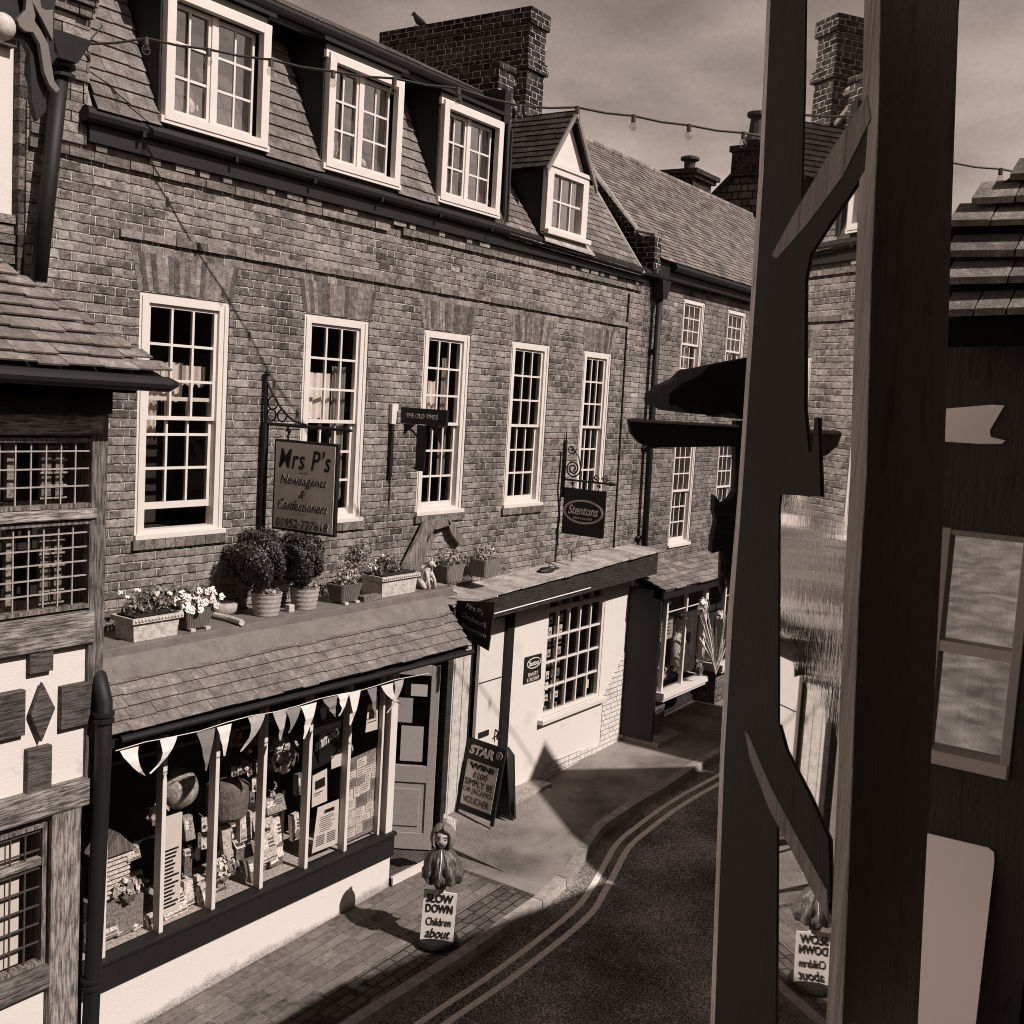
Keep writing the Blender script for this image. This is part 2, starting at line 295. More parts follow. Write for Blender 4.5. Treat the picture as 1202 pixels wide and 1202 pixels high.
# ------------------------------------------------------------------ mesh builder
class MB:
    def __init__(s): s.v = []; s.f = []; s.t = []
    def face(s, pts, t=1.0):
        n = len(s.v); s.v += [Vector(p) for p in pts]; s.f.append(list(range(n, n+len(pts)))); s.t.append(t)
    def idx(s, pts, faces, t=1.0):
        n = len(s.v); s.v += [Vector(p) for p in pts]
        for f in faces: s.f.append([i+n for i in f]); s.t.append(t)
    def box(s, x0, x1, y0, y1, z0, z1, t=1.0):
        p = [(x0, y0, z0), (x1, y0, z0), (x1, y1, z0), (x0, y1, z0), (x0, y0, z1), (x1, y0, z1), (x1, y1, z1), (x0, y1, z1)]
        s.idx(p, [(0, 3, 2, 1), (4, 5, 6, 7), (0, 1, 5, 4), (1, 2, 6, 5), (2, 3, 7, 6), (3, 0, 4, 7)], t)
    def obox(s, o, a, b, c, t=1.0):          # box from corner o and three edge vectors
        o, a, b, c = map(Vector, (o, a, b, c))
        p = [o, o+a, o+a+b, o+b, o+c, o+a+c, o+a+b+c, o+b+c]
        fs = [(0, 3, 2, 1), (4, 5, 6, 7), (0, 1, 5, 4), (1, 2, 6, 5), (2, 3, 7, 6), (3, 0, 4, 7)]
        if a.cross(b).dot(c) < 0: fs = [f[::-1] for f in fs]
        s.idx(p, fs, t)
    def prism(s, pts, ext, t=1.0):            # planar polygon pushed along ext
        pts = [Vector(p) for p in pts]; e = Vector(ext); n = len(pts)
        s.idx(pts+[p+e for p in pts], [tuple(range(n))[::-1], tuple(range(n, 2*n))]+[(i, (i+1) % n, n+(i+1) % n, n+i) for i in range(n)], t)
    def tube(s, path, r, n=8, t=1.0, cap=True):
        path = [Vector(p) for p in path]; rs = r if isinstance(r, (list, tuple)) else [r]*len(path)
        rings = []; prev = None
        for i, p in enumerate(path):
            d = (path[min(i+1, len(path)-1)]-path[max(i-1, 0)]).normalized()
            a = d.cross(Vector((0, 0, 1))) if abs(d.z) < .95 else d.cross(Vector((0, 1, 0)))
            if prev is not None:
                a = prev - d*prev.dot(d)
            a.normalize(); prev = a; b = d.cross(a)
            rings.append([p + (a*math.cos(q)+b*math.sin(q))*rs[i] for q in [2*math.pi*k/n for k in range(n)]])
        pts = [q for g in rings for q in g]; fs = []
        for i in range(len(path)-1):
            for k in range(n): fs.append((i*n+k, i*n+(k+1) % n, (i+1)*n+(k+1) % n, (i+1)*n+k))
        if cap: fs += [tuple(range(n))[::-1], tuple(range((len(path)-1)*n, len(path)*n))]
        s.idx(pts, fs, t)
    def lathe(s, c, prof, n=20, t=1.0, sx=1, sy=1, wob=None):
        c = Vector(c); pts = []; fs = []
        for i, (r, z) in enumerate(prof):
            for k in range(n):
                q = 2*math.pi*k/n; w = wob(q, i) if wob else 1
                pts.append(c+Vector((math.cos(q)*r*sx*w, math.sin(q)*r*sy*w, z)))
        for i in range(len(prof)-1):
            for k in range(n): fs.append((i*n+k, i*n+(k+1) % n, (i+1)*n+(k+1) % n, (i+1)*n+k))
        fs += [tuple(range(n))[::-1], tuple(range((len(prof)-1)*n, len(prof)*n))]
        s.idx(pts, fs, t)
    def ball(s, c, r, n=12, sx=1, sy=1, sz=1, t=1.0):
        prof = [(math.sin(math.pi*i/(n//2+1))*r+1e-5, -math.cos(math.pi*i/(n//2+1))*r*sz) for i in range(0, n//2+2)]
        s.lathe(c, prof, n, t, sx, sy)
    def leaf(s, c, nrm, sz, t=1.0, asp=.6):
        c = Vector(c); nrm = Vector(nrm).normalized(); a = nrm.cross(Vector((random.uniform(-1, 1), random.uniform(-1, 1), random.uniform(-1, 1)))).normalized(); b = nrm.cross(a)
        a *= sz; b *= sz*asp
        s.face([c-a, c-a*.2+b, c+a, c-a*.2-b], t)
    def build(s, name, mat, parent=None, label=None, cat=None, group=None, kind=None, bevel=0, smooth=False):
        off = Vector((0, 0, 0))
        if parent is not None:
            off = Vector(parent['_o'])
        elif kind is None:
            xs = [v.x for v in s.v]; ys = [v.y for v in s.v]; zs = [v.z for v in s.v]
            off = Vector(((min(xs)+max(xs))/2, (min(ys)+max(ys))/2, min(zs)))
        me = bpy.data.meshes.new(name); me.from_pydata([v-off for v in s.v], [], s.f); me.update()
        uvl = me.uv_layers.new(name='UVMap'); ca = me.color_attributes.new('tone', 'FLOAT_COLOR', 'CORNER')
        uv = np.zeros((len(me.loops), 2), 'f'); tc = np.ones((len(me.loops), 4), 'f')
        for i, p in enumerate(me.polygons):
            n = p.normal
            if abs(n.z) > .95: a = Vector((1, 0, 0)); b = Vector((0, 1, 0))
            else:
                a = Vector((0, 0, 1)).cross(n); a.normalize(); b = n.cross(a)
                if (abs(a.x) > abs(a.y) and a.x < 0) or (abs(a.y) >= abs(a.x) and a.y > 0): a = -a
            for li, vi in zip(p.loop_indices, p.vertices):
                q = me.vertices[vi].co + off; uv[li] = (q.dot(a), q.dot(b)); 
            tc[p.loop_start:p.loop_start+p.loop_total, :3] = s.t[i]
            p.use_smooth = smooth
        me.uv_layers['UVMap'].data.foreach_set('uv', uv.ravel()); me.color_attributes['tone'].data.foreach_set('color', tc.ravel())
        me.materials.append(M[mat] if isinstance(mat, str) else mat)
        o = bpy.data.objects.new(name, me); COL.objects.link(o); o['_o'] = list(off)
        if parent is not None: o.parent = parent
        else: o.location = off
        if label: o['label'] = label
        if cat: o['category'] = cat
        if group: o['group'] = group
        if kind: o['kind'] = kind
        if bevel:
            b = o.modifiers.new('bevel', 'BEVEL'); b.width = bevel; b.segments = 2; b.limit_method = 'ANGLE'
        return o
def thing(name, label, cat, loc=(0, 0, 0), group=None):
    o = bpy.data.objects.new(name, None); COL.objects.link(o); o.empty_display_size = .1
    o.location = loc; o['_o'] = list(loc); o['label'] = label; o['category'] = cat
    if group: o['group'] = group
    return o
def text(s, name, parent, origin, right, upv, width, height, mat='ink', shear=0, bold=0, depth=.003, align='C', fit=True, spacing=1.0, label=None, **kw):
    """lettering as raised mesh fitted to width x height, centred on origin"""
    cu = bpy.data.curves.new('t', 'FONT'); cu.body = s; cu.shear = shear; cu.offset = bold; cu.space_character = spacing; cu.resolution_u = 3
    to = bpy.data.objects.new('t', cu); COL.objects.link(to); bpy.context.view_layer.update()
    me = to.evaluated_get(bpy.context.evaluated_depsgraph_get()).to_mesh()
    vs = [v.co.copy() for v in me.vertices]; fs = [tuple(p.vertices) for p in me.polygons]
    to.to_mesh_clear(); bpy.data.objects.remove(to); bpy.data.curves.remove(cu)
    x0 = min(v.x for v in vs); x1 = max(v.x for v in vs); y0 = min(v.y for v in vs); y1 = max(v.y for v in vs)
    right = Vector(right).normalized(); upv = Vector(upv).normalized(); nr = right.cross(upv); o = Vector(origin)
    mb = MB(); pts = [o + right*((v.x-(x0+x1)/2)/(x1-x0)*width) + upv*((v.y-(y0+y1)/2)/(y1-y0)*height) + nr*depth for v in vs]
    mb.idx(pts, fs)
    # give the letters an edge
    from collections import Counter
    ec = Counter(); 
    for f in fs:
        for i in range(len(f)): ec[(f[i], f[(i+1) % len(f)])] += 1
    n = len(pts); back = [p-nr*depth*.9 for p in pts]; mb.v += back
    for (a, b), k in list(ec.items()):
        if (b, a) not in ec: mb.f.append([b, a, a+n, b+n]); mb.t.append(1.0)
    return mb.build(name, mat, parent, label=label, **kw)

def copy_tree(o, parent=None, dx=Vector((0, 0, 0))):
    c = o.copy(); COL.objects.link(c); c.parent = parent
    if parent is None: c.location = o.location+dx
    for ch in [k for k in bpy.data.objects if k.parent == o]: copy_tree(ch, c)
    return c

# slates laid on a slope: origin o, unit vector a along the eave, unit vector b up the slope
def slates(mb, o, a, b, L, W, course, width, th=.012, lo=0, hi=0, xr=None, rag=.006, tv=.35, wv=.25, gap=.004, lift=.02):
    o, a, b = Vector(o), Vector(a).normalized(), Vector(b).normalized(); n = a.cross(b)
    if n.z < 0: n = -n
    nc = int(W/course+.999)
    for i in range(nc):
        s0 = i*course; s1 = min(W, s0+course*1.15)
        x0, x1 = (xr(s0+course*.5) if xr else (0, L))
        x = x0 - (random.random()*.5*width if i % 2 else 0)
        while x < x1:
            w = width*(1+random.uniform(-wv, wv)); xa = max(x, x0); xb = min(x+w, x1)
            if xb-xa > .02:
                j = random.uniform(-rag, rag); tt = 1+random.uniform(-tv, tv)
                p = o + a*(xa+gap/2) + b*(s0+j) + n*lift
                mb.obox(p, a*(xb-xa-gap), b*(s1-s0-j)-n*(lift*.9), n*th, tt)
            x += w

# ------------------------------------------------------------------ windows
def sash_window(parent, x0, x1, z0, z1, name='window', y=.0, cols=3, rows=3, lrows=3, raise_=0, fr=.085, inner='curtain', sill=True, glass='glass', frmat='white', apron=.0, curtain=None, depth=.12, split=.5, room=True, bar=.020, sash_stile=.035):
    f = MB(); fy0, fy1 = y+.012, y+depth
    b = .10 if sill else fr
    f.box(x0, x0+fr, fy0, fy1, z0, z1); f.box(x1-fr, x1, fy0, fy1, z0, z1)
    f.box(x0+fr, x1-fr, fy0, fy1, z1-fr*.8, z1); f.box(x0+fr, x1-fr, fy0-.0, fy1, z0, z0+b*.7)
    f.box(x0+.03, x0+.055, fy0-.012, fy0+.001, z0+.03, z1-.03); f.box(x1-.055, x1-.03, fy0-.012, fy0+.001, z0+.03, z1-.03)
    f.box(x0-.01, x1+.01, y-.035, fy0-.001, z0-.01, z0+.035)
    fo = f.build(name, frmat, parent, bevel=.003)
    ix0, ix1 = x0+fr, x1-fr; iz0, iz1 = z0+b*.7, z1-fr*.8
    mid = iz0+(iz1-iz0)*split
    def sash(za, zb, ya, r, bot, top):
        s = MB(); st = sash_stile
        s.box(ix0, ix0+st, ya, ya+.035, za, zb); s.box(ix1-st, ix1, ya, ya+.035, za, zb)
        s.box(ix0+st, ix1-st, ya, ya+.035, za, za+bot); s.box(ix0+st, ix1-st, ya, ya+.035, zb-top, zb)
        gx0, gx1, gz0, gz1 = ix0+st, ix1-st, za+bot, zb-top
        for i in range(1, cols):
            xx = gx0+(gx1-gx0)*i/cols; s.box(xx-bar/2, xx+bar/2, ya+.002, ya+.03, gz0, gz1)
        for j in range(1, r):
            zz = gz0+(gz1-gz0)*j/r; s.box(gx0, gx1, ya+.003, ya+.029, zz-bar/2, zz+bar/2)
        s.build('sash', frmat, fo, bevel=.002)
        g = MB()
        for i in range(cols):
            for j in range(r):
                a0 = gx0+(gx1-gx0)*i/cols; a1 = gx0+(gx1-gx0)*(i+1)/cols; b0 = gz0+(gz1-gz0)*j/r; b1 = gz0+(gz1-gz0)*(j+1)/r
                tl = [random.uniform(-.0015, .0015) for _ in range(4)]
                g.face([(a0, ya+.018+tl[0], b0), (a1, ya+.018+tl[1], b0), (a1, ya+.018+tl[2], b1), (a0, ya+.018+tl[3], b1)])
        g.build('pane', glass, fo)
    sash(mid-.02, iz1, y+.04, rows, .035, .03)
    sash(iz0+raise_, mid+.015+raise_, y+.078, lrows, .06, .035)
    if room:
        r = MB(); yb = y+.75
        r.face([(x0, yb, z0), (x1, yb, z0), (x1, yb, z1), (x0, yb, z1)]); r.face([(x0, fy1, z0), (x0, yb, z0), (x0, yb, z1), (x0, fy1, z1)])
        r.face([(x1, fy1, z0), (x1, yb, z0), (x1, yb, z1), (x1, fy1, z1)]); r.face([(x0, fy1, z0), (x1, fy1, z0), (x1, yb, z0), (x0, yb, z0)]); r.face([(x0, fy1, z1), (x1, fy1, z1), (x1, yb, z1), (x0, yb, z1)])
        r.build('dark_interior', 'dark', fo)
    if curtain:
        c = MB()
        for (ca, cb, za, zb, t) in curtain:
            n = 26; X0 = x0+fr+(x1-x0-2*fr)*ca; X1 = x0+fr+(x1-x0-2*fr)*cb
            for k in range(n):
                u0, u1 = k/n, (k+1)/n; w = lambda u: .018*math.sin(u*23+x0)+.008*math.sin(u*51)
                c.face([(X0+(X1-X0)*u0, y+.19+w(u0), za+.02*math.sin(u0*40)), (X0+(X1-X0)*u1, y+.19+w(u1), za+.02*math.sin(u1*40)), (X0+(X1-X0)*u1, y+.19+w(u1), zb), (X0+(X1-X0)*u0, y+.19+w(u0), zb)], t)
        c.build('curtain', 'curtain', fo)
    return fo

def wall_grid(mb, x0, x1, z0, z1, holes, y=0, th=.12, zfun=None, step=None):
    xs = sorted({x0, x1, *[h[0] for h in holes], *[h[1] for h in holes]}); zs = sorted({z0, z1, *[h[2] for h in holes], *[h[3] for h in holes]})
    for i in range(len(xs)-1):
        for j in range(len(zs)-1):
            cx, cz = (xs[i]+xs[i+1])/2, (zs[j]+zs[j+1])/2
            if any(h[0] < cx < h[1] and h[2] < cz < h[3] for h in holes): continue
            mb.face([(xs[i], y, zs[j]), (xs[i+1], y, zs[j]), (xs[i+1], y, zs[j+1]), (xs[i], y, zs[j+1])])
    for a, b, c, d in holes:
        mb.face([(a, y, c), (a, y+th, c), (a, y+th, d), (a, y, d)]); mb.face([(b, y+th, c), (b, y, c), (b, y, d), (b, y+th, d)])
        mb.face([(a, y, d), (a, y+th, d), (b, y+th, d), (b, y, d)]); mb.face([(a, y+th, c), (a, y, c), (b, y, c), (b, y+th, c)])

# ================================================================== BRICK HOUSE
WX = [(6.03, 7.015), (7.97, 8.92), (9.85, 10.73), (11.60, 12.50), (13.38, 14.16)]
ZT, ZB = 6.197, 4.079
house = thing('brick_house', 'long Georgian brick house with five tall white sash windows, slated mansard and dormers', 'building', (9.9, 0, 0))
w = MB(); wall_grid(w, 4.98, 15.05, 2.6, 7.5, [(a, b, ZB, ZT) for a, b in WX])
w.face([(15.05, 0, 2.6), (15.05, 5, 2.6), (15.05, 5, 7.5), (15.05, 0, 7.5)]); w.face([(4.98, 5, 2.6), (4.98, 0, 2.6), (4.98, 0, 7.5), (4.98, 5, 7.5)])
w.face([(4.98, 5, 2.6), (15.05, 5, 2.6), (15.05, 5, 7.5), (4.98, 5, 7.5)])
wall = w.build('wall', 'brick', house)
# flat gauged arches and brick sills
for a, b in WX:
    ar = MB(); si = MB()
    n = 19; cx = (a+b)/2; h = .33
    for k in range(n):
        u0, u1 = k/n, (k+1)/n-.002; sp = .075
        xa0, xa1 = a-.02+(b-a+.04)*u0, a-.02+(b-a+.04)*u1; xb0, xb1 = a-sp-.02+(b-a+2*sp+.04)*u0, a-sp-.02+(b-a+2*sp+.04)*u1
        t = random.choice((.55, .8, 1.1, 1.35))
        e = random.uniform(.001, .004)
        for q in range(3):
            v0, v1 = q/3, (q+1)/3-.012
            ar.prism([(xa0+(xb0-xa0)*v0, -e, ZT+.008+(h-.008)*v0), (xa1+(xb1-xa1)*v0-e, -e, ZT+.008+(h-.008)*v0), (xa1+(xb1-xa1)*v1-e, -e, ZT+.008+(h-.008)*v1), (xa0+(xb0-xa0)*v1, -e, ZT+.008+(h-.008)*v1)], (0, .02, 0), t*random.uniform(.85, 1.15))
    ar.build('arch', 'gauged', wall)
    x = a-.03
    while x < b:
        si.box(x, min(x+.107, b+.03), -.035, .05, ZB-.095, ZB-.012, 1+random.uniform(-.35, .2)); x += .112
    si.build('window_sill', 'gauged', wall)
# projecting string courses, laid brick by brick with gaps worn in them
def course(x0, x1, z, h, pr, lost=.0):
    st = MB(); x = x0
    while x < x1:
        l = random.choice((.225, .11, .225)); 
        if random.random() > lost: st.box(x, min(x+l-.006, x1), -pr*random.uniform(.85, 1.1), .01, z+random.uniform(-.003, .003), z+h-.006, 1+random.uniform(-.3, .35))
        x += l
    st.build('string_course', 'gauged', wall)
course(5.81, 14.53, 6.615, .07, .035); course(4.99, 14.9, 7.165, .075, .04, .02)

st = MB(); st.box(5.48, 14.9, -.014, .01, 7.248, 7.298, .8)
x = 5.55
while x < 14.8:                    # dentils under the gutter
    if random.random() > .45: st.box(x, x+random.choice((.1, .2)), -.045, .01, 7.245, 7.30, 1.1+random.uniform(-.2, .6))
    x += .26
st.build('dentil_course', 'gauged', wall)
# worn vent bricks
vb = MB()
for px in [(120, 213), (300, 271), (448, 300), (452, 312), (535, 316), (540, 326), (630, 342), (678, 367)]:
    q = A(px, 1, -.01); vb = MB(); vb.box(q.x-.08, q.x+.08, -.006, .01, q.z-.03, q.z+.03, random.choice((1.7, .4, 1.5))); vb.build('air_brick', 'gauged', wall)
# wall ties and flush cable on the right hand side
cb = MB(); cb.tube([(14.53, -.0151, 6.6), (14.56, -.015, 5.2), (14.60, -.015, 3.2)], .012, 6); cb.tube([(14.53, -.015, 7.1), (14.53, -.015, 6.95), (14.53, -.012, 6.6)], .014, 6)
cb.build('cable', 'black', house); cb = MB(); cb.tube([A(p, 1, -.012) for p in [(655, 640), (654, 622), (657, 610), (655, 575), (659, 530)]], .008, 6)
cb.build('cable', 'black', house); cb = MB(); cb.tube([A(p, 1, -.012) for p in [(100, 52), (112, 40), (120, 30)]], .006, 6)
cb.build('cable', 'black', house)
# corbelled party wall pier at the left end
pr = MB()
z = 7.2
for k in range(22):
    zz = 7.27+k*.079; yo = -.06 if 5 < k else -.03
    if k in (12, 13, 14): yo = -.06-.05*(k-11)
    if k > 14: yo = -.17 if k < 19 else -.05
    x = 5.0
    while x < 5.46:
        l = random.choice((.225, .11)); pr.box(x, min(x+l-.008, 5.47), yo+random.uniform(-.006, .006), .6, zz, zz+.071, 1+random.uniform(-.4, .6)); x += l
pr.build('party_wall_pier', 'gauged', house)
# black gutter; fascia made deeper to paint in the eave shadow
gt = MB()
gt.box(5.47, 14.95, -.07, .02, 7.30, 7.53); 
gt.tube([(5.4, -.10, 7.50), (11.1, -.10, 7.485), (15.45, -.10, 7.43)], .062, 10)
for k in range(10): gt.box(5.9+k*.98, 5.93+k*.98, -.165, -.05, 7.42, 7.47)
gt.build('gutter', 'black', house)
bl = Vector((0, .70, 1.5)).normalized()
# mansard slope between the dormers
rf = MB(); rf.face([(5.47, -.12, 7.52), (11.15, -.12, 7.52), (11.15, .6, 9.06), (5.47, .6, 9.06)], .4)
DX = [(6.10, 7.24), (8.00, 9.10), (9.79, 10.92)]
Q = -.17          # dormer fronts stand just proud of the slope
def xr_all(s): return (0, 5.68)
segs = [(5.47, DX[0][0]), (DX[0][1], DX[1][0]), (DX[1][1], DX[2][0])]
for a, b in segs:
    slates(rf, (a, -.14, 7.53), (1, 0, 0), bl, b-a, 1.72, .128, .24, .012, tv=.17, lift=.022)
    
mans = rf.build('mansard_roof', 'slate', house)
# upper shallow roof with its dark fascia and soffit
ur = MB(); slates(ur, (4.98, .36, 9.13), (1, 0, 0), Vector((0, 2.2, 1.0)), 6.35, 2.35, .16, .26, .014, tv=.2)
ur.face([(4.98, 2.5, 10.0), (11.3, 2.5, 10.0), (11.3, 4.8, 9.1), (4.98, 4.8, 9.1)]); 
ur.build('upper_roof', 'slate', house)
uf = MB(); uf.box(4.98, 11.25, .40, .46, 8.98, 9.13); uf.tube([(4.98, .36, 9.09), (11.25, .36, 9.09)], .05, 8); uf.build('upper_fascia', 'black', house)
so = MB(); so.face([(5.47, .08, 8.84), (11.2, .08, 8.84), (11.2, .45, 8.98), (5.47, .45, 8.98)]); so.build('soffit', 'soffit', house)
# flat topped dormers
CUR = {2: [(0, .9, 7.8, 8.1, .5)]}
for k, (a, b) in enumerate(DX):
    d = MB()
    # cheeks follow the slope: triangle with curved foot
    for xx, e in ((a-.02, -1), (b, 1)):
        d.prism([(xx, Q+.06, 7.57), (xx, Q+.06, 8.82), (xx, .62, 8.95), (xx, .42, 8.70), (xx, .20, 8.25), (xx, -.02, 7.78)], (.02, 0, 0))
    d.prism([(a-.10, Q-.02, 8.765), (b+.04, Q-.02, 8.765), (b+.04, .6, 8.95), (a-.10, .6, 8.95)], (0, 0, .035))
    d.box(a, b, Q+.10, Q+.13, 8.69, 8.77)
    do = d.build('dormer', 'black', house)
    s2 = MB(); s2.box(a, b, Q+.055, Q+.075, 8.675, 8.765); s2.build('dormer_head', 'soffit', do)
    fr = MB(); x0, x1, z0, z1 = a, b, 7.61, 8.68
    fr.box(x0, x0+.09, Q+.06, Q+Q+.16, z0, z1); fr.box(x1-.09, x1, Q+.06, Q+Q+.16, z0, z1); fr.box(x0+.09, x1-.09, Q+.06, Q+Q+.16, z1-.08, z1); fr.box(x0+.09, x1-.09, Q+.06, Q+Q+.16, z0, z0+.07)
    fr.box(x0-.03, x1+.03, Q, Q+.059, z0-.03, z0+.03); fr.box(x0-.03, x1+.03, Q+.02, Q+.059, z1-.05, z1+.02)
    mx = (x0+x1)/2; fr.box(mx-.035, mx+.035, Q+.075, Q+.13, z0+.07, z1-.08)
    for u in (0, 1):
        c0, c1 = (x0+.09, mx-.035) if u == 0 else (mx+.035, x1-.09); yy = Q+.09+.015*u
        fr.box(c0, c0+.03, yy, yy+.03, z0+.07, z1-.08); fr.box(c1-.03, c1, yy, yy+.03, z0+.07, z1-.08)
        fr.box(c0+.03, c1-.03, yy, yy+.03, z1-.12, z1-.08); fr.box(c0+.03, c1-.03, yy, yy+.03, z0+.07, z0+.12)
        fr.box((c0+c1)/2-.011, (c0+c1)/2+.011, yy+.004, yy+.026, z0+.12, z1-.12)
        for j in (1, 2): zz = z0+.12+(z1-z0-.24)*j/3; fr.box(c0+.03, c1-.03, yy+.005, yy+.025, zz-.012, zz+.012)
    fr.build('window_frame', 'white', do, bevel=.003)
    g = MB(); g.face([(x0+.09, Q+.12, z0+.07), (x1-.09, Q+.12, z0+.07), (x1-.09, Q+.12, z1-.08), (x0+.09, Q+.12, z1-.08)]); g.build('pane', 'glassd', do)
    r = MB(); r.face([(x0, .7, z0), (x1, .7, z0), (x1, .7, z1), (x0, .7, z1)]); r.face([(x0, Q+.16, z0), (x1, Q+.16, z0), (x1, .7, z0), (x0, .7, z0)]); r.face([(x0, Q+.16, z1), (x1, Q+.16, z1), (x1, .7, z1), (x0, .7, z1)])
    r.face([(x0+.01, Q+.16, z0), (x0+.01, .7, z0), (x0+.01, .7, z1), (x0+.01, Q+.16, z1)]); r.face([(x1-.01, Q+.16, z0), (x1-.01, .7, z0), (x1-.01, .7, z1), (x1-.01, Q+.16, z1)])
    r.build('dark_interior', 'dark', do)
# ornaments standing inside on the dormer sills
orn = [((222, 128), .10, .2), ((231, 134), .035, .16), ((252, 146), .05, .1), ((392, 180), .09, .26), ((404, 190), .03, .1), ((425, 192), .09, .14), ((522, 222), .05, .22), ((536, 232), .05, .12), ((548, 240), .04, .1)]
for (p, r, h) in orn:
    q = A(p, 1, .03); o = MB(); z0 = 7.70
    o.lathe((q.x, .03, z0), [(r*.5, 0), (r*.55, .02), (r*.25, h*.3), (r*.5, h*.55), (r*.42, h*.8), (r*.2, h*.95), (.002, h)], 12)
    nm = 'figurine' if r > .06 else 'vase'
    lb = {(222, 128): 'stout pale figurine inside the leftmost dormer window', (231, 134): 'slim pale bottle-shaped vase inside the leftmost dormer', (252, 146): 'low pale vase at right of the leftmost dormer sill', (392, 180): 'tall pale figurine at the left of the middle flat dormer', (404, 190): 'tiny pale vase beside the tall figurine in the middle flat dormer', (425, 192): 'squat figurine at the right of the middle flat dormer sill', (522, 222): 'tall narrow vase at the left of the third flat dormer sill', (536, 232): 'small vase in the middle of the third flat dormer sill', (548, 240): 'small vase furthest right on the third flat dormer sill'}[p]
    o.build(nm, 'offwhite', None, label=lb, cat='ornament', smooth=True)
# steep roof to the right with the gabled dormer
rs = MB(); sl = Vector((0, 1.0, 1.36)).normalized()
rs.face([(11.2, -.12, 7.41), (14.62, -.14, 7.37), (14.62, 1.35, 9.39), (11.2, 1.35, 9.42)], .5)
def hole(s, a=0): return None
for (a, b, s0, s1) in ((11.2, 11.95, 0, 2.5), (13.0, 14.62, 0, 2.5), (11.95, 13.0, .0, .06)):
    slates(rs, (a, -.14+.0, 7.43), (1, 0, -.012), sl, b-a, s1, .115, .17, .011, tv=.35, lift=.016)
rs.face([(11.2, 1.35, 9.42), (14.62, 1.35, 9.39), (14.62, 4.5, 8.0), (11.2, 4.5, 8.0)], .6)
rs.build('roof', 'slate', house)
vg = MB(); vg.tube([(14.66, -.16, 7.40), (14.66, 1.37, 9.47)], .03, 6); vg.build('verge', 'lead_pale', house)
gd = MB(); a, b = 11.97, 12.98
gd.box(a, b, Q+.12, 1.3, 8.38, 8.44); gd.box(a, a+.02, Q+.1, 1.3, 7.5, 8.38); gd.box(b-.02, b, Q+.1, 1.3, 7.5, 8.38)
gdo = gd.build('gabled_dormer', 'black', house)
gt2 = MB(); gt2.prism([(a, Q+.09, 8.44), (b, Q+.09, 8.44), ((a+b)/2, Q+.09, 9.12)], (0, .03, 0)); gt2.build('gable_panel', 'white', gdo)
gr = MB(); mx = (a+b)/2
for s_ in (-1, 1):
    e0 = Vector((mx+s_*.60, Q-.02, 8.37)); e1 = Vector((mx, Q-.02, 9.19)); d_ = (e1-e0)
    gr.face([e0, e1, e1+Vector((0, 1.6, 0)), e0+Vector((0, 1.6, 0))], .6)
    slates(gr, e0, (0, 1, 0), d_, 1.5, d_.length, .10, .17, .01, tv=.35, lift=.016)
gr.build('dormer_roof', 'slate_dk', gdo)
bb = MB()
for s_ in (-1, 1):
    e0 = Vector((mx+s_*.62, Q-.04, 8.36)); e1 = Vector((mx, Q-.04, 9.21)); bb.obox(e0, e1-e0, (0, .03, 0), (0, 0, -.09))
bb.build('bargeboard', 'soffit', gdo)
fr = MB(); z0, z1 = 7.60, 8.44
fr.box(a, a+.14, Q+.02, Q+.12, z0, z1); fr.box(b-.14, b, Q+.02, Q+.12, z0, z1); fr.box(a+.14, b-.14, Q+.02, Q+.12, z1-.10, z1); fr.box(a+.14, b-.14, Q+.02, Q+.12, z0, z0+.08); fr.box(a-.03, b+.03, Q-.05, Q+.019, z0-.03, z0+.03)
fr.box(a-.02, b+.02, Q, Q+.019, z1-.02, z1+.03)
for i in (1, 2): xx = a+.14+(b-a-.28)*i/3; fr.box(xx-.012, xx+.012, Q+.06, Q+.09, z0+.08, z1-.1)
fr.box(a+.14, b-.14, Q+.061, Q+.089, (z0+z1)/2-.014, (z0+z1)/2+.014); fr.build('window_frame', 'white', gdo, bevel=.003)
g = MB(); g.face([(a+.14, Q+.08, z0+.08), (b-.14, Q+.08, z0+.08), (b-.14, Q+.08, z1-.1), (a+.14, Q+.08, z1-.1)]); g.build('pane', 'glassd', gdo)
r = MB(); r.face([(a, .8, z0), (b, .8, z0), (b, .8, z1), (a, .8, z1)]); r.build('dark_interior', 'dark', gdo)
ld = MB(); ld.prism([(a-.05, -.19, 7.47), (b+.2, -.19, 7.45), (b+.05, -.12, 7.58), (a, -.12, 7.58)], (0, 0, .02)); ld.build('lead_apron', 'lead_pale', gdo)
# end wall of the mansard and its vertical pipes
ew = MB(); ew.box(11.15, 11.28, .0, 3.0, 7.4, 9.15); ew.tube([(11.2, -.05, 7.5), (11.2, -.03, 8.75)], .03, 8); ew.tube([(11.30, -.03, 7.5), (11.30, -.02, 8.7)], .018, 8); ew.build('end_wall', 'black', house)
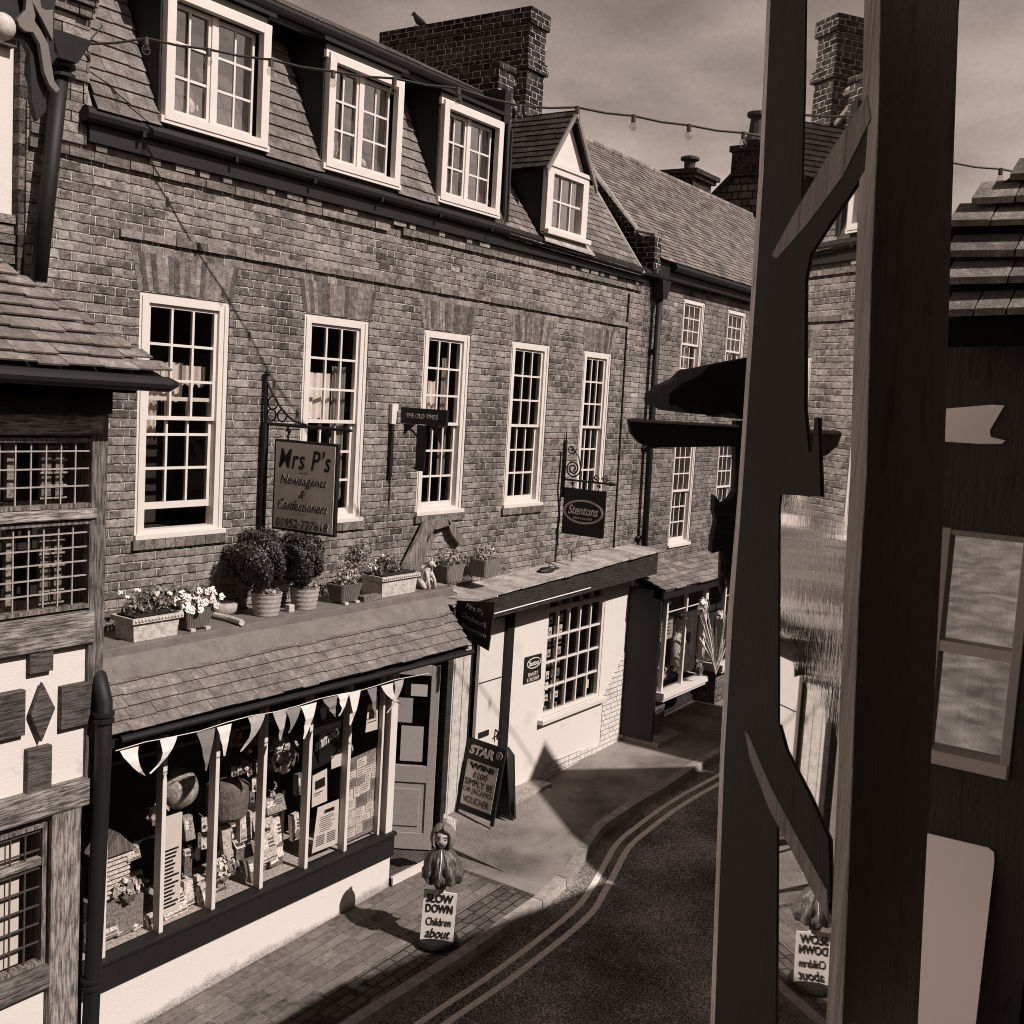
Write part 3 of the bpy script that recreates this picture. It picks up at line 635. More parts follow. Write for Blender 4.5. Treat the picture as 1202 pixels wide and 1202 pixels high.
# chimneys on the party wall
def stack(parent, x0, x1, y0, y1, z0, z1, mat, bands, name='chimney'):
    c = MB(); z = z0; prev = 0
    c.box(x0, x1, y0, y1, z0, z1)
    for (za, zb, o) in bands: c.box(x0-o, x1+o, y0-o, y1+o, za, zb)
    return c.build(name, mat, parent)
stack(house, 12.88, 13.30, .9, 3.55, 8.6, 10.72, 'brick_pale_joint', [(10.55, 10.76, .035), (10.02, 10.1, .03), (9.95, 10.02, .045)])
stack(house, 11.30, 11.62, .22, 1.5, 8.7, 9.52, 'brick_pale_joint', [(9.46, 9.53, .02)], 'low_stack')
cp = MB(); cp.tube([A(p, 1, 1.1) for p in [(596, 92), (606, 100), (614, 112), (620, 125), (624, 134)]], .05, 6); cp.tube([A(p, 1, 1.0) for p in [(590, 100), (600, 118), (608, 132), (612, 138)]], .035, 6); cp.build('flue_coping', 'lead_pale', house)
# bird on the chimney
tq = A((487, 22), 0, 12.9)
bd = MB(); bq = Vector((12.95, tq.y, 10.77))
bd.tube([bq+Vector((0, .10, .20)), bq+Vector((0, .07, .215)), bq+Vector((0, .03, .17)), bq+Vector((0, -.02, .11)), bq+Vector((0, -.08, .07)), bq+Vector((0, -.17, .02)), bq+Vector((0, -.24, .0))], [.008, .03, .036, .055, .05, .025, .012], 8)
bd.tube([bq+Vector((0, .10, .205)), bq+Vector((0, .135, .195))], [.010, .001], 6)
for s_ in (-.015, .015): bd.tube([bq+Vector((s_, 0, .08)), bq+Vector((s_, .01, 0))], .005, 5)
bd.build('bird', 'black', None, label='dark bird perched on the far end of the large brick chimney', cat='bird', smooth=True)

# sash windows in the wall
curt = {0: [(0.0, .66, 5.28, 5.62, .8), (.0, .30, 4.98, 5.42, 1.0), (.62, 1.0, 5.42, 5.6, .8)],
        1: [(.0, .66, 5.14, 5.62, 1.0), (.72, .95, 4.3, 5.7, .5), (.05, .22, 4.4, 5.1, .9)],
        2: [(.0, .66, 5.14, 5.62, 1.0), (.72, .95, 4.5, 5.9, .5)], 3: None, 4: None}
for k, (a, b) in enumerate(WX):
    sash_window(house, a, b, ZB, ZT, raise_=.17 if k == 0 else 0, curtain=curt[k], fr=.11, bar=.024)

# ================================================================== HOPPERS, DRAINPIPES
dp = thing('drainpipe', 'black drainpipe with hopper head running down between the two brick houses', 'drainpipe', (15.3, -.1, 2.6))
m = MB(); m.tube([(15.32, -.11, 7.15), (15.34, -.11, 5.5), (15.42, -.11, 2.7)], .05, 10)
for z in (6.3, 4.8, 3.4): m.box(15.27, 15.48, -.05, -.02, z, z+.05)
m.build('pipe', 'black', dp, smooth=True)
m = MB(); m.prism([(15.2, -.2, 7.38), (15.5, -.2, 7.38), (15.39, -.2, 7.1), (15.27, -.2, 7.1)], (0, .16, 0)); m.box(15.30, 15.36, -.14, -.08, 7.38, 7.75); m.build('hopper_head', 'black', dp)
bp_ = thing('drainpipe', 'thick dark drainpipe with a hopper head on the left end of the long brick house', 'drainpipe', (4.9, -.1, 6.1))
m = MB(); q0 = A((73, 68), 1, -.14); q1 = A((45, 330), 1, -.14); m.tube([q0, (q0+q1)/2, q1], [.062]*3, 14); m.build('pipe', 'black', bp_, smooth=True)
m = MB(); q = A((80, 52), 1, -.2); m.prism([(q.x-.20, -.30, q.z+.05), (q.x+.14, -.30, q.z+.05), (q.x+.03, -.28, q.z-.14), (q.x-.13, -.28, q.z-.14)], (0, .24, 0)); m.build('hopper_head', 'black', bp_)
m = MB(); 
for zz in (q0.z-.05, q0.z-.12): m.tube([(q0.x, -.14, zz), (q0.x, -.14, zz-.025)], .10, 14)
m.build('collar', 'black', bp_)

# ================================================================== WHITE HOUSE BEHIND AT FAR LEFT
wh = thing('white_house', 'white rendered house front at the far left edge beyond the thick drainpipe', 'building', (3.9, .1, 6))
a = A((0, 70), 1, .1); b = A((64, 85), 1, .1); c_ = A((38, 330), 1, .1)
m = MB(); m.box(2.0, b.x, .1, .4, 5.0, 7.95); m.build('wall', 'render', wh)
m = MB()
xx = b.x-.02
for k in range(-9, 26): m.box(xx-.03+random.uniform(-.03, .02), 4.93, .02, .1, 5.9+k*.085, 5.98+k*.085, random.uniform(.3, 1.6))
m.build('corner_stones', 'ivy', wh)
m = MB()
for k in range(5): m.box(2.0, 4.9, .02-.05*k, .3, 7.86+k*.06, 7.915+k*.06, random.uniform(.5, 1.5))
m.build('eave_course', 'ivy', wh)
m = MB()
for k in range(6): m.box(2.0, b.x-.03, .07-.02*(k % 2), .1, 6.2+k*.075, 6.265+k*.075, random.uniform(.8, 2.6))
m.build('string_course', 'ivy', wh)
# carved sign bracket hanging close to the hopper, with a round lamp
sb = thing('carved_bracket', 'grey scroll-shaped carved bracket with a dark backboard at the top left corner', 'bracket', A((45, 60), 1, -.9))
def pxpoly(pts, y): return [A(p, 1, y) for p in pts]
m = MB(); m.prism(pxpoly([(27, -20), (31, 2), (30, 12), (20, 23), (23, 31), (30, 37), (39, 38), (47, 52), (52, 85), (58, 100), (66, 109), (71, 105), (64, 95), (60, 70), (57, 52), (48, 35), (41, 25), (42, 18), (33, -20)], -.95), (0, .04, 0)); m.prism(pxpoly([(36, -20), (38, 2), (50, 24), (62, 48), (63, 11), (55, 12), (49, 9), (44, -20)], -.95), (0, .04, 0)); m.build('scroll', 'scroll', sb, bevel=.004)
m = MB(); m.prism(pxpoly([(-30, -30), (70, -30), (64, 11), (63, 60), (68, 66), (56, 80), (54, 130), (44, 142), (38, 120), (35, 60), (26, 46), (14, 44), (-30, 46)], -.88), (0, .05, 0)); m.build('backboard', 'black', sb)
gl = MB(); q = A((2, 31), 1, -1.1); gl.ball(q, .085, 16); gl.build('globe_lamp', 'offwhite', None, label='round white globe lamp cut by the left edge beside the carved bracket', cat='lamp', smooth=True)

# ================================================================== TIMBER FRAMED BUILDING (LEFT)
tb = thing('timber_framed_building', 'old timber-framed building with leaded windows, limewashed panels and stone-slate roof at left', 'building', (4, -1, -.1))
Y = -1.0
def bx(mb, p0, p1, y0, y1, t=1.0):      # rectangle given by two surveyed corners on the timber front
    a, b = A(p0, 1, Y), A(p1, 1, Y); mb.box(min(a.x, b.x), max(a.x, b.x), Y+y0, Y+y1, min(a.z, b.z), max(a.z, b.z), t)
XR = 4.97
m = MB(); m.box(2.0, XR-.03, Y+.02, Y+.15, 2.45, 3.62); m.box(2.0, 4.60, Y+.02, Y+.15, -.3, 1.14); bp = m.build('plaster_panel', 'panel', tb)
m = MB(); m.box(2.0, XR, Y-.03, Y+.12, 5.04, 5.20, 1.2); m.box(2.0, XR-.04, Y-.04, Y+.12, 4.44, 4.515, 1.3)
m.box(2.0, XR-.05, Y-.045, Y+.12, 3.52, 3.76, .9); m.box(2.0, XR-.07, Y-.06, Y+.12, 2.30, 2.50, .9)
m.box(2.0, 4.62, Y-.04, Y+.12, .98, 1.16, .5)
m.build('rail', 'oak', tb, bevel=.008)
m = MB(); m.box(4.89, 5.02, Y-.02, Y+1.0, 2.3, 5.30, .8); m.box(4.60, 4.84, Y-.05, Y+.15, -.3, 2.45, 1.5); m.box(4.84, 4.98, Y+.1, Y+.6, -.3, 2.4, .3); m.build('post', 'oakv', tb, bevel=.01)
m = MB()
def blk(p0, p1, t=1.0): bx(m, p0, p1, -.03, .06, t)
blk((33, 750), (60, 786)); blk((70, 806), (104, 848)); blk((-30, 820), (27, 862)); blk((30, 880), (58, 925))
m.prism([A(p, 1, Y-.0) for p in [(47, 800), (62, 830), (46, 870), (33, 838)]], (0, -.035, 0)); m.build('decorative_block', 'oakdk', tb, bevel=.006)
def leaded(x0, x1, z0, z1, sx, sz, back, nm, th=.006, mullions=()):
    f = MB(); f.box(x0, x0+.03, Y-.01, Y+.06, z0, z1); f.box(x1-.035, x1, Y-.01, Y+.06, z0, z1); f.box(x0+.03, x1-.035, Y-.01, Y+.06, z1-.03, z1); f.box(x0+.03, x1-.035, Y-.01, Y+.06, z0, z0+.03)
    for q in mullions: f.box(q-.03, q+.03, Y-.005, Y+.06, z0+.03, z1-.03)
    fo = f.build(nm, 'oakv', tb)
    l = MB(); x = x1-.035-sx
    while x > x0: l.box(x-th/2, x+th/2, Y+.018, Y+.03, z0+.03, z1-.03, 1); x -= sx
    z = z0+.03+sz
    while z < z1-.04: l.box(x0+.03, x1-.035, Y+.0165, Y+.0315, z-th/2, z+th/2, 1); z += sz
    l.build('lead_cames', M['leadlite'], fo)
    g = MB(); g.face([(x0, Y+.025, z0), (x1, Y+.025, z0), (x1, Y+.025, z1), (x0, Y+.025, z1)]); g.build('pane', 'glass', fo)
    r = MB(); r.face([(x0, Y+.5, z0), (x1, Y+.5, z0), (x1, Y+.5, z1), (x0, Y+.5, z1)]); r.build('dark_interior', 'dark', fo)
    return fo
w1 = leaded(2.2, 4.93, 4.52, 5.02, .115, .125, None, 'leaded_window', .010)
w2 = leaded(2.2, 4.92, 3.78, 4.43, .115, .105, None, 'leaded_window', .010)
for fo, za, zb in ((w1, 4.58, 4.98), (w2, 3.82, 4.36)):
    c = MB()
    for (xa, xb, t) in ((4.32, 4.37, .55), (4.58, 4.66, .35), (4.69, 4.75, .4), (4.2, 4.24, .4)):
        c.box(xa, xb, Y+.12, Y+.16, za, zb, t); 
    for z in np.arange(za, zb, .09): c.box(4.56, 4.77, Y+.1, Y+.11, z, z+.012, .8)
    c.build('inner_shutter', 'goods', fo)
w3 = leaded(2.2, 4.585, 1.17, 2.24, .115, .14, None, 'leaded_window', .010)
for o in bpy.data.objects:
    if o.name.startswith('lead_cames') and o.parent == w3: o.data.materials[0] = M['leaddk']
c = MB(); c.box(2.3, 4.43, Y+.08, Y+.1, 1.2, 2.16); c.build('blind', 'paper', w3)
m = MB(); m.box(2.2, 4.585, Y-.0, Y+.05, 1.93, 1.985); m.build('transom', 'oak', w3)
# eave: dark soffit, gutter, roof of stone slates
m = MB(); m.box(2.0, 4.99, Y-.1, Y+.3, 5.20, 5.36); m.box(2.0, 5.04, Y-.3, Y+.4, 5.36, 5.42); m.build('soffit', 'blackwood', tb)
m = MB(); m.tube([(2, -1.42, 5.47), (5.22, -1.42, 5.435), (5.30, -1.42, 5.44)], [.055, .055, .02], 12); m.box(4.86, 4.90, -1.4, -1.0, 5.36, 5.42); 
for xq in (3.2, 4.2): m.box(xq, xq+.03, -1.42, -1.2, 5.38, 5.42)
m.build('gutter', 'black', tb, smooth=False)
m = MB(); bs = Vector((0, 1, .78)).normalized()
m.face([(2, -1.38, 5.49), (5.2, -1.38, 5.49), (3.06, 1, 7.35), (2, 1, 7.35)], .4); m.face([(5.2, -1.38, 5.49), (4.97, -.05, 5.45), (3.3, -.05, 6.5), (3.9, .05, 6.6)], .5)
slates(m, (1.9, -1.42, 5.50), (1, 0, 0), bs, 3.28, 2.6, .125, .26, .014, tv=.2, rag=.016, lift=.034, xr=lambda s: (0, max(.2, 3.38-.70*s+random.uniform(-.02, .02))))
m.build('roof', 'stone_tile', tb)
dpl = thing('drainpipe', 'dark drainpipe with a bent top standing between the leaded windows and the shop window', 'drainpipe', (4.97, -1.1, -.1))
m = MB(); q0 = A((122, 830), 1, -1.1); q1 = A((105, 1200), 1, -1.1)
m.tube([(q0.x+.02, -.6, 3.32), (q0.x+.02, -.8, 3.30), (q0.x+.02, -1.0, 3.24), (q0.x, -1.1, 3.08), (q0.x, -1.1, 2.6), (q1.x+.01, -1.1, .6), (q1.x, -1.1, -.3)], .062, 14); m.build('pipe', 'black', dpl, smooth=True)
for z in (3.0, .95):
    m = MB(); m.lathe((q0.x+(q1.x-q0.x)*(3-z)/2.4, -1.1, z-.08), [(.064, 0), (.078, .002), (.078, .03), (.067, .034), (.067, .048), (.078, .052), (.078, .08), (.064, .082)], 16); m.build('collar', 'black', dpl)

# ================================================================== NEWSAGENT SHOPFRONT
ns = thing('shopfront', 'newsagent shopfront under a tiled lean-to canopy, with a five-light window hung with bunting', 'shopfront', (7.3, -.5, 0))
YS = -.5
m = MB()
# plinth follows the sloping street
m.prism([(5.0, YS, -.3), (9.10, YS, -.2), (9.10, YS, .40), (5.0, YS, .40)], (0, .3, 0)); m.build('plinth', 'plinth', ns, bevel=.006)
m = MB(); m.box(5.0, 9.12, YS-.035, YS+.2, .40, .655); m.box(5.0, 9.13, YS-.06, YS+.1, .635, .675); m.build('stall_riser', 'black', ns, bevel=.006)
ml = MB()
MX = [5.45, 6.03, 6.61, 7.19, 7.79, 8.36]
for x in MX: ml.box(x-.022, x+.022, YS, YS+.09, .675, 2.75)
ml.box(8.99, 9.10, YS-.01, YS+.10, .675, 2.75); ml.box(8.90, 8.93, YS+.03, YS+.09, .675, 2.7)
ml.build('mullion', 'white', ns, bevel=.004)
m = MB(); m.box(5.0, 9.1, YS+.01, YS+.10, 2.66, 2.95); m.box(5.0, 9.1, YS+.015, YS+.05, 2.30, 2.325); m.build('head_rail', 'soffit', ns)
m = MB()
xs = [5.0]+MX+[8.99]
for i in range(len(xs)-1): m.face([(xs[i], YS+.06, .67), (xs[i+1], YS+.06, .67), (xs[i+1], YS+.06, 2.7), (xs[i], YS+.06, 2.7)])
m.build('shop_glass', 'glass', ns)
# interior of the shop
m = MB(); m.box(4.9, 9.05, .95, 1.0, 0, 3.1); m.box(4.85, 4.9, YS, 1, 0, 3.1); m.box(4.9, 9.05, YS+.1, .95, 2.95, 3.0); m.build('dark_interior', 'dark', ns)
m = MB(); m.box(4.95, 8.98, YS+.1, .35, .60, .66); m.build('display_shelf', 'goods', ns)
m = MB(); m.box(9.03, 9.10, YS+.1, 1.0, 0, 2.95); m.build('return_wall', 'black', ns)
# flat lead ledge, flashing, tiled canopy
m = MB(); m.box(5.03, 9.92, -.55, 0.0, 3.22, 3.305); m.build('ledge', 'lead', ns, bevel=.006)
cs = Vector((0, .45, .44)).normalized()
m = MB(); m.prism([(5.03, -.56, 3.225), (9.75, -.56, 3.225), (9.66, -.74, 3.06), (5.03, -.74, 3.06)], (0, .0, .012)); m.build('flashing', 'lead', ns)
m = MB(); m.face([(5.03, -1.03, 2.76), (9.6, -1.03, 2.76), (9.7, -.55, 3.2), (5.03, -.55, 3.2)], .3)
slates(m, (5.03, -1.05, 2.765), (1, 0, 0), cs, 4.6, .46, .105, .27, .013, tv=.13, lift=.024, rag=.008, xr=lambda s: (0, 4.58+.10*s))
m.build('canopy_tiles', 'stone_tile', ns)
m = MB(); m.box(5.03, 9.62, -1.0, -.95, 2.66, 2.765); m.box(5.03, 9.63, -.95, -.45, 2.70, 2.74); m.tube([(5.15, -1.06, 2.735), (9.66, -1.06, 2.70)], .03, 8); m.build('canopy_eave', 'black', ns)
m = MB(); m.prism([(9.64, -1.0, 2.72), (9.64, -.5, 3.2), (9.64, -.5, 2.72)], (.03, 0, 0)); m.build('canopy_end', 'black', ns)
# doorway: step, open leaf, frame
m = MB(); m.box(9.12, 10.10, -.52, .5, -.1, .12); m.build('door_step', 'oakdk', ns)
m = MB(); m.box(9.12, 10.12, -.54, -.50, .05, .14); m.build('threshold', 'white', ns)
m = MB(); hx, hy = 10.02, -.36; dv = Vector((-.56, .83, 0)); nv = Vector((-.83, -.56, 0))
def db(mb, u0, u1, z0, z1, d0, d1, t=1.0): mb.obox(Vector((hx, hy, z0))+dv*u0+nv*d0, dv*(u1-u0), nv*(d1-d0), (0, 0, z1-z0), t)
db(m, 0, .10, .14, 2.35, 0, .045); db(m, .72, .82, .14, 2.35, 0, .045); db(m, .10, .72, .14, .34, 0, .045); db(m, .10, .72, .95, 1.15, 0, .045); db(m, .10, .72, 2.23, 2.35, 0, .045)
db(m, .10, .72, .34, .95, .01, .03); db(m, .17, .65, .42, .87, .03, .042)
dl = m.build('door', 'doorgrey', ns, label='panelled grey shop door standing half open', bevel=.004)
m = MB(); db(m, .10, .72, 1.15, 2.23, .015, .02); m.build('door_glass', 'glass', dl)
m = MB(); db(m, .16, .42, 1.2, 1.62, .026, .03, .55); db(m, .30, .5, 1.66, 1.95, .026, .03, .5); db(m, .14, .33, 1.98, 2.12, .026, .03, .7); db(m, .56, .70, 1.62, 1.85, .026, .03, .5); m.build('door_notice', 'paper', dl)
m = MB(); m.ball(Vector((hx, hy, 1.05))+dv*.77+nv*.07, .028, 10); m.build('door_knob', 'black', dl)
m = MB(); m.box(10.08, 10.18, -.42, .6, .0, 2.95); m.box(9.1, 10.1, .95, 1.0, .1, 2.9); m.box(9.1, 10.2, -.35, .9, 2.66, 2.7); m.build('door_recess', 'blackwood', ns)

# bunting along the shop window
bu = thing('bunting', 'string of pale triangular cloth pennants along the top of the newsagent window', 'bunting', (7.2, -1.07, 2.6))
m = MB(); pth = [(5.10+i*.27, -1.075, 2.665-.004*i+.012*math.sin(i*1.7)) for i in range(15)]; m.tube(pth, .004, 5); m.build('cord', 'fabric', bu)
x = 5.22; k = 0
while x < 8.55:
    w_ = random.uniform(.13, .20); L_ = random.uniform(.19, .34); t = random.choice((1.1, .95, .33, 1.1, .4, .6, .3)); m = MB(); zt = 2.66-.015*(x-5)+.01*math.sin(x*6)
    sw = random.choice((-.09, -.03, 0, .03, .07, .11)); n = 5; yy = -1.08
    rows_ = []
    for j in range(n+1):
        f_ = j/n; hw = w_*.5*(1-f_)+.002; dy = -.03*math.sin(f_*3)*random.uniform(.4, 1.5)
        rows_.append((Vector((x-hw+sw*f_*f_*2, yy+dy, zt-L_*f_)), Vector((x+hw+sw*f_*f_*2, yy+dy*.2-.02*f_, zt-L_*f_))))
    for j in range(n): m.face([rows_[j][0], rows_[j][1], rows_[j+1][1], rows_[j+1][0]], t)
    m.build('pennant', 'fabric', bu, smooth=True); x += w_*.9+random.choice((0, .02, .10, .22)); k += 1

# goods in the window -------------------------------------------------
def G(p, y): return A(p, 1, y)
def hbox(name, p, y, w_, d, h, t, label, cat, mat='goods', rz=0, z=None):
    q = G(p, y); z = q.z if z is None else z
    m = MB(); c, s_ = math.cos(rz), math.sin(rz)
    m.obox((q.x, y, z), (w_*c, w_*s_, 0), (-d*s_, d*c, 0), (0, 0, h), t)
    return m, q
# globe
q = G((209, 925), -.15); gt_ = thing('globe', 'large pale globe on a stand behind the second pane of the newsagent window', 'globe', (q.x, -.15, .66))
m = MB(); m.ball((q.x, -.15, q.z), .185, 28); m.build('sphere', 'globe', gt_, smooth=True)
m = MB(); m.tube([(q.x, -.15, q.z-.19), (q.x, -.15, .70)], .02, 8); m.lathe((q.x, -.15, .66), [(.12, 0), (.11, .03), (.02, .05)], 14); m.tube([Vector((q.x+.21*math.sin(a_), -.15, q.z-.21*math.cos(a_))) for a_ in np.linspace(0, 3.0, 12)], .008, 6); m.build('stand', 'black', gt_)
# louvred lantern / birdhouse
q = G((136, 1000), -.2)
bh = thing('bird_house', 'small louvred wooden birdhouse with a pitched roof behind the leftmost shop pane', 'birdhouse', (q.x, -.2, 1.0))
m = MB(); X0, X1 = q.x-.16, q.x+.12
for k in range(9): m.box(X0, X1, -.24, -.05, 1.02+k*.042, 1.042+k*.042, 1.5)
m.build('louvre', 'goods', bh)
m = MB(); m.box(X0+.01, X1-.01, -.22, -.06, 1.0, 1.41); m.build('body', 'blackwood', bh)
m = MB(); m.prism([(X0-.04, -.27, 1.41), (X1+.04, -.27, 1.41), ((X0+X1)/2, -.27, 1.60)], (0, .24, 0)); m.build('roof', 'drift', bh)
m = MB(); m.box(X0-.05, X1+.1, -.3, 0, .70, .99, .5); m.build('display_box', 'goods', None, label='dark display box beneath the louvred birdhouse in the shop window', cat='box')
# tall price board
q = G((196, 1010), -.3); pb = thing('price_board', 'tall white price board with lines of lettering behind the second shop pane', 'sign', (q.x, -.3, .66))
m = MB(); m.box(q.x-.08, q.x+.14, -.32, -.30, .72, 1.62); m.build('board', 'paper', pb)
m = MB()
for k in range(16): m.box(q.x-.06, q.x+random.uniform(.04, .12), -.326, -.321, 1.30-k*.035, 1.315-k*.035)
m.build('lettering', 'ink', pb)
# white paper flower stack
def clump(name, p, y, r, mat, label, cat, n=60, t0=.3, t1=1.5, sy=.6, sz=.8, s=.035):
    q = G(p, y); m = MB()
    for _ in range(n):
        d = Vector((random.gauss(0, 1), random.gauss(0, 1), random.gauss(0, 1))).normalized(); rr_ = r*random.uniform(.5, 1)
        c = Vector((q.x+d.x*rr_, y+d.y*rr_*sy, q.z+d.z*rr_*sz)); m.leaf(c, d+Vector((0, -.4, .2)), s*random.uniform(.6, 1.4), random.uniform(t0, t1), .7)
    return m.build(name, mat, None, label=label, cat=cat)
clump('paper_decoration', (185, 955), -.25, .12, 'petal', 'crumpled white paper decoration beneath the globe in the shop window', 'decoration', 70, .5, 1.1)
clump('soft_toy', (262, 1020), -.3, .17, 'goods', 'shaggy pale soft toy low in the third shop pane', 'toy', 160, .2, 1.8)
clump('soft_toy', (150, 1045), -.3, .15, 'goods', 'dark spotted bundle low behind the leftmost shop pane', 'toy', 90, .05, 1.7)
# basket
q = G((267, 940), -.15); bk = MB(); 
bk.lathe((q.x, -.15, q.z-.16), [(.15, 0), (.19, .04), (.21, .2), (.20, .32), (.10, .36), (.002, .365)], 20, wob=lambda a_, i: 1+.02*math.sin(a_*10+i*3))
bk.build('basket', 'wicker', None, label='round lidded wicker basket behind the third pane of the shop window', cat='basket')
clump('sun_hat', (335, 885), -.2, .19, 'goods', 'bundle of looped pale beads and straw hats hung in the fourth shop pane', 'hat', 120, .4, 1.7, .4, 1.2, .05)
m = MB(); q = G((322, 930), -.2)
for k in range(16): m.ball((q.x+.02*math.sin(k), -.2, q.z+.1-k*.022), .013, 6, t=random.uniform(.3, 1.4))
m.build('bead_string', 'goods', None, label='string of small beads dangling in the fourth shop pane', cat='beads')
# many boxed goods and books leaning along the window bottom
lay = [((118, 1100), .30, .16), ((150, 1095), .2, .12), ((205, 1075), .26, .2), ((226, 1060), .2, .22), ((262, 1050), .2, .15), ((296, 1035), .12, .2), ((318, 1010), .2, .25), ((336, 1000), .17, .3), ((346, 985), .12, .26), ((316, 975), .24, .16), ((330, 955), .25, .14), ((285, 985), .15, .26), ((208, 1010), .12, .34), ((222, 985), .10, .2), ((160, 1010), .14, .1), ((276, 1010), .1, .3), ((345, 930), .1, .2), ((344, 905), .08, .14)]
where = ['low at the far left corner of the shop window', 'in front of the bundle at the bottom of the leftmost shop pane', 'below the price board', 'right of the goods below the price board', 'under the shaggy toy', 'beside the mullion between third and fourth shop panes', 'at the bottom left of the fourth shop pane', 'at the bottom centre of the fourth shop pane', 'at the bottom right of the fourth shop pane', 'upper left of the stacked goods in the fourth pane', 'top of the stacked goods in the fourth pane', 'standing beside the basket', 'leaning right of the price board', 'just under the globe stand', 'on the display box in the leftmost pane', 'standing behind the shaggy toy', 'on a high shelf at the right of the fourth pane', 'on the topmost shelf at the right of the fourth pane']
for i, ((p, w_, h), wh_) in enumerate(zip(lay, where)):
    q = G(p, -.3+random.uniform(-.03, .05)); y_ = -.30+random.uniform(-.05, .1); t = random.choice((.35, .7, 1.1, 1.4, 1.5)); z = max(.665, q.z); tl = random.uniform(.02, .09)
    m = MB(); m.obox((q.x-w_/2, y_, z), (w_, random.uniform(-.02, .02), 0), (0, .05, 0), (random.uniform(-.02, .02), tl, h), t)
    m.obox((q.x-w_/2+.012, y_-.003+tl*.08, z+h*.08), (w_-.024, 0, 0), (0, .004, 0), (0, tl*.82, h*.3), t*.25)
    m.obox((q.x-w_/2+.02, y_-.004+tl*.5, z+h*.48), (w_*.4, 0, 0), (0, .004, 0), (0, tl*.3, h*.34), 1.6)
    for j in range(3): m.obox((q.x+w_*.02, y_-.004+tl*(.5+j*.13), z+h*(.5+j*.13)), (w_*.38, 0, 0), (0, .003, 0), (0, tl*.04, h*.05), .15)
    m.build('boxed_goods', 'goods', None, label='boxed goods '+wh_, cat='box', group='boxed goods in the newsagent window')
packs = [(random.uniform(5.15, 7.75), random.uniform(-.36, .1)) for _ in range(46)]
for (px_, py_) in packs:
    w_, h_, t = random.uniform(.05, .13), random.uniform(.05, .16), random.choice((.3, .8, 1.3, 1.5)); z_ = .665+max(0, (py_+.36))*random.uniform(.2, .9); tl = random.uniform(.01, .06); rz = random.uniform(-.4, .4); c_, s_ = math.cos(rz), math.sin(rz)
    m = MB(); m.obox((px_, py_, z_), (w_*c_, w_*s_, 0), (-.04*s_, .04*c_, 0), (0, tl, h_), t); m.obox((px_+.1*w_*c_+.002*s_, py_+.1*w_*s_-.003*c_+tl*.3, z_+h_*.3), (w_*.8*c_, w_*.8*s_, 0), (-.002*s_, .002*c_, 0), (0, tl*.5, h_*.5), random.choice((.1, .3, 1.7)))
    if z_ > .72: m.obox((px_+.004, py_+.01, .662), (w_*.9*c_, w_*.9*s_, 0), (-.03*s_, .03*c_, 0), (0, 0, z_-.662), .35)
    m.build('packet', 'goods', None, label='small printed packet heaped along the foot of the newsagent window', cat='packet', group='packets heaped in the newsagent window')
for k in range(34):                     # carded toys on hooks
    px_ = random.uniform(7.24, 7.70) if k < 22 else random.uniform(6.66, 7.1); z_ = random.uniform(1.15, 2.05) if k < 22 else random.uniform(.95, 1.35); y_ = random.uniform(-.15, .12); w_ = random.uniform(.05, .09); h_ = random.uniform(.08, .14)
    m = MB(); m.obox((px_, y_, z_), (w_, random.uniform(-.02, .02), 0), (0, .012, 0), (0, .01, h_), random.choice((.4, .9, 1.3, 1.5))); m.ball((px_+w_/2, y_-.012, z_+h_*.4), w_*.3, 7, t=random.choice((.15, .5, 1.7))); m.tube([(px_+w_/2, y_, z_+h_), (px_+w_/2, y_+.08, z_+h_+.02)], .003, 4)
    m.build('carded_toy', 'goods', None, label='small carded toy hanging on a hook behind the middle panes of the newsagent window', cat='toy', group='carded toys on hooks in the newsagent window')
# shmoo poster, notices and the card board
q = G((377, 870), YS+.09); mo = thing('poster', 'dark drink poster reading shmoo with a pale milkshake cup in the fifth pane', 'poster', (q.x, YS+.09, 1.8))
m = MB(); m.prism(pxpoly([(364, 838), (400, 818), (401, 888), (365, 905)], YS+.09), (0, .006, 0)); m.build('sheet', 'black', mo)
q = G((384, 866), YS+.085); text('shmoo', 'lettering', mo, (q.x, YS+.085, q.z), (1, 0, .28), (0, 0, 1), .34, .13, 'paper', bold=.03)
m = MB(); q = G((380, 838), YS+.082); m.lathe((q.x, YS+.082, q.z-.05), [(.03, 0), (.055, .11), (.04, .13), (.03, .17), (.002, .22)], 12, sy=.1); m.build('cup', 'paper', mo)
def notice(p0, p1, p2, p3, label, lines=(), head=None, y=YS+.085):
    t_ = thing('notice', label, 'notice', A(p0, 1, y))
    m = MB(); m.prism(pxpoly([p0, p1, p2, p3], y), (0, .004, 0)); m.build('sheet', 'paper', t_)
    a, b, c, d = pxpoly([p0, p1, p2, p3], y-.004); m = MB()
    for (v0, v1, u0, u1) in lines:
        P = lambda u, v: a.lerp(b, u).lerp(d.lerp(c, u), v)
        m.face([P(u0, v1), P(u1, v1), P(u1, v0), P(u0, v0)])
    if lines: m.build('print', 'ink', t_)
    return t_
random.seed(3)
notice((367, 911), (384, 902), (384, 940), (366, 948), 'white notice with a dark square picture in the fifth shop pane', [(.22, .5, .2, .85), (.6, .63, .15, .7), (.67, .69, .15, .55)])
notice((373, 948), (398, 938), (396, 990), (366, 1002), 'large white printed poster at the bottom of the fifth shop pane', [(.12+.0*j, .2, .35, .8) for j in range(1)]+[(.26+.045*j, .275+.045*j, .15+random.uniform(0, .1), random.uniform(.6, .9)) for j in range(8)]+[(.66+.04*j, .68+.04*j, .12, .45) for j in range(6)]+[(.66+.04*j, .68+.04*j, .55, .9) for j in range(6)])
notice((389, 888), (402, 884), (402, 898), (389, 903), 'small blank card right of the milkshake poster', [])
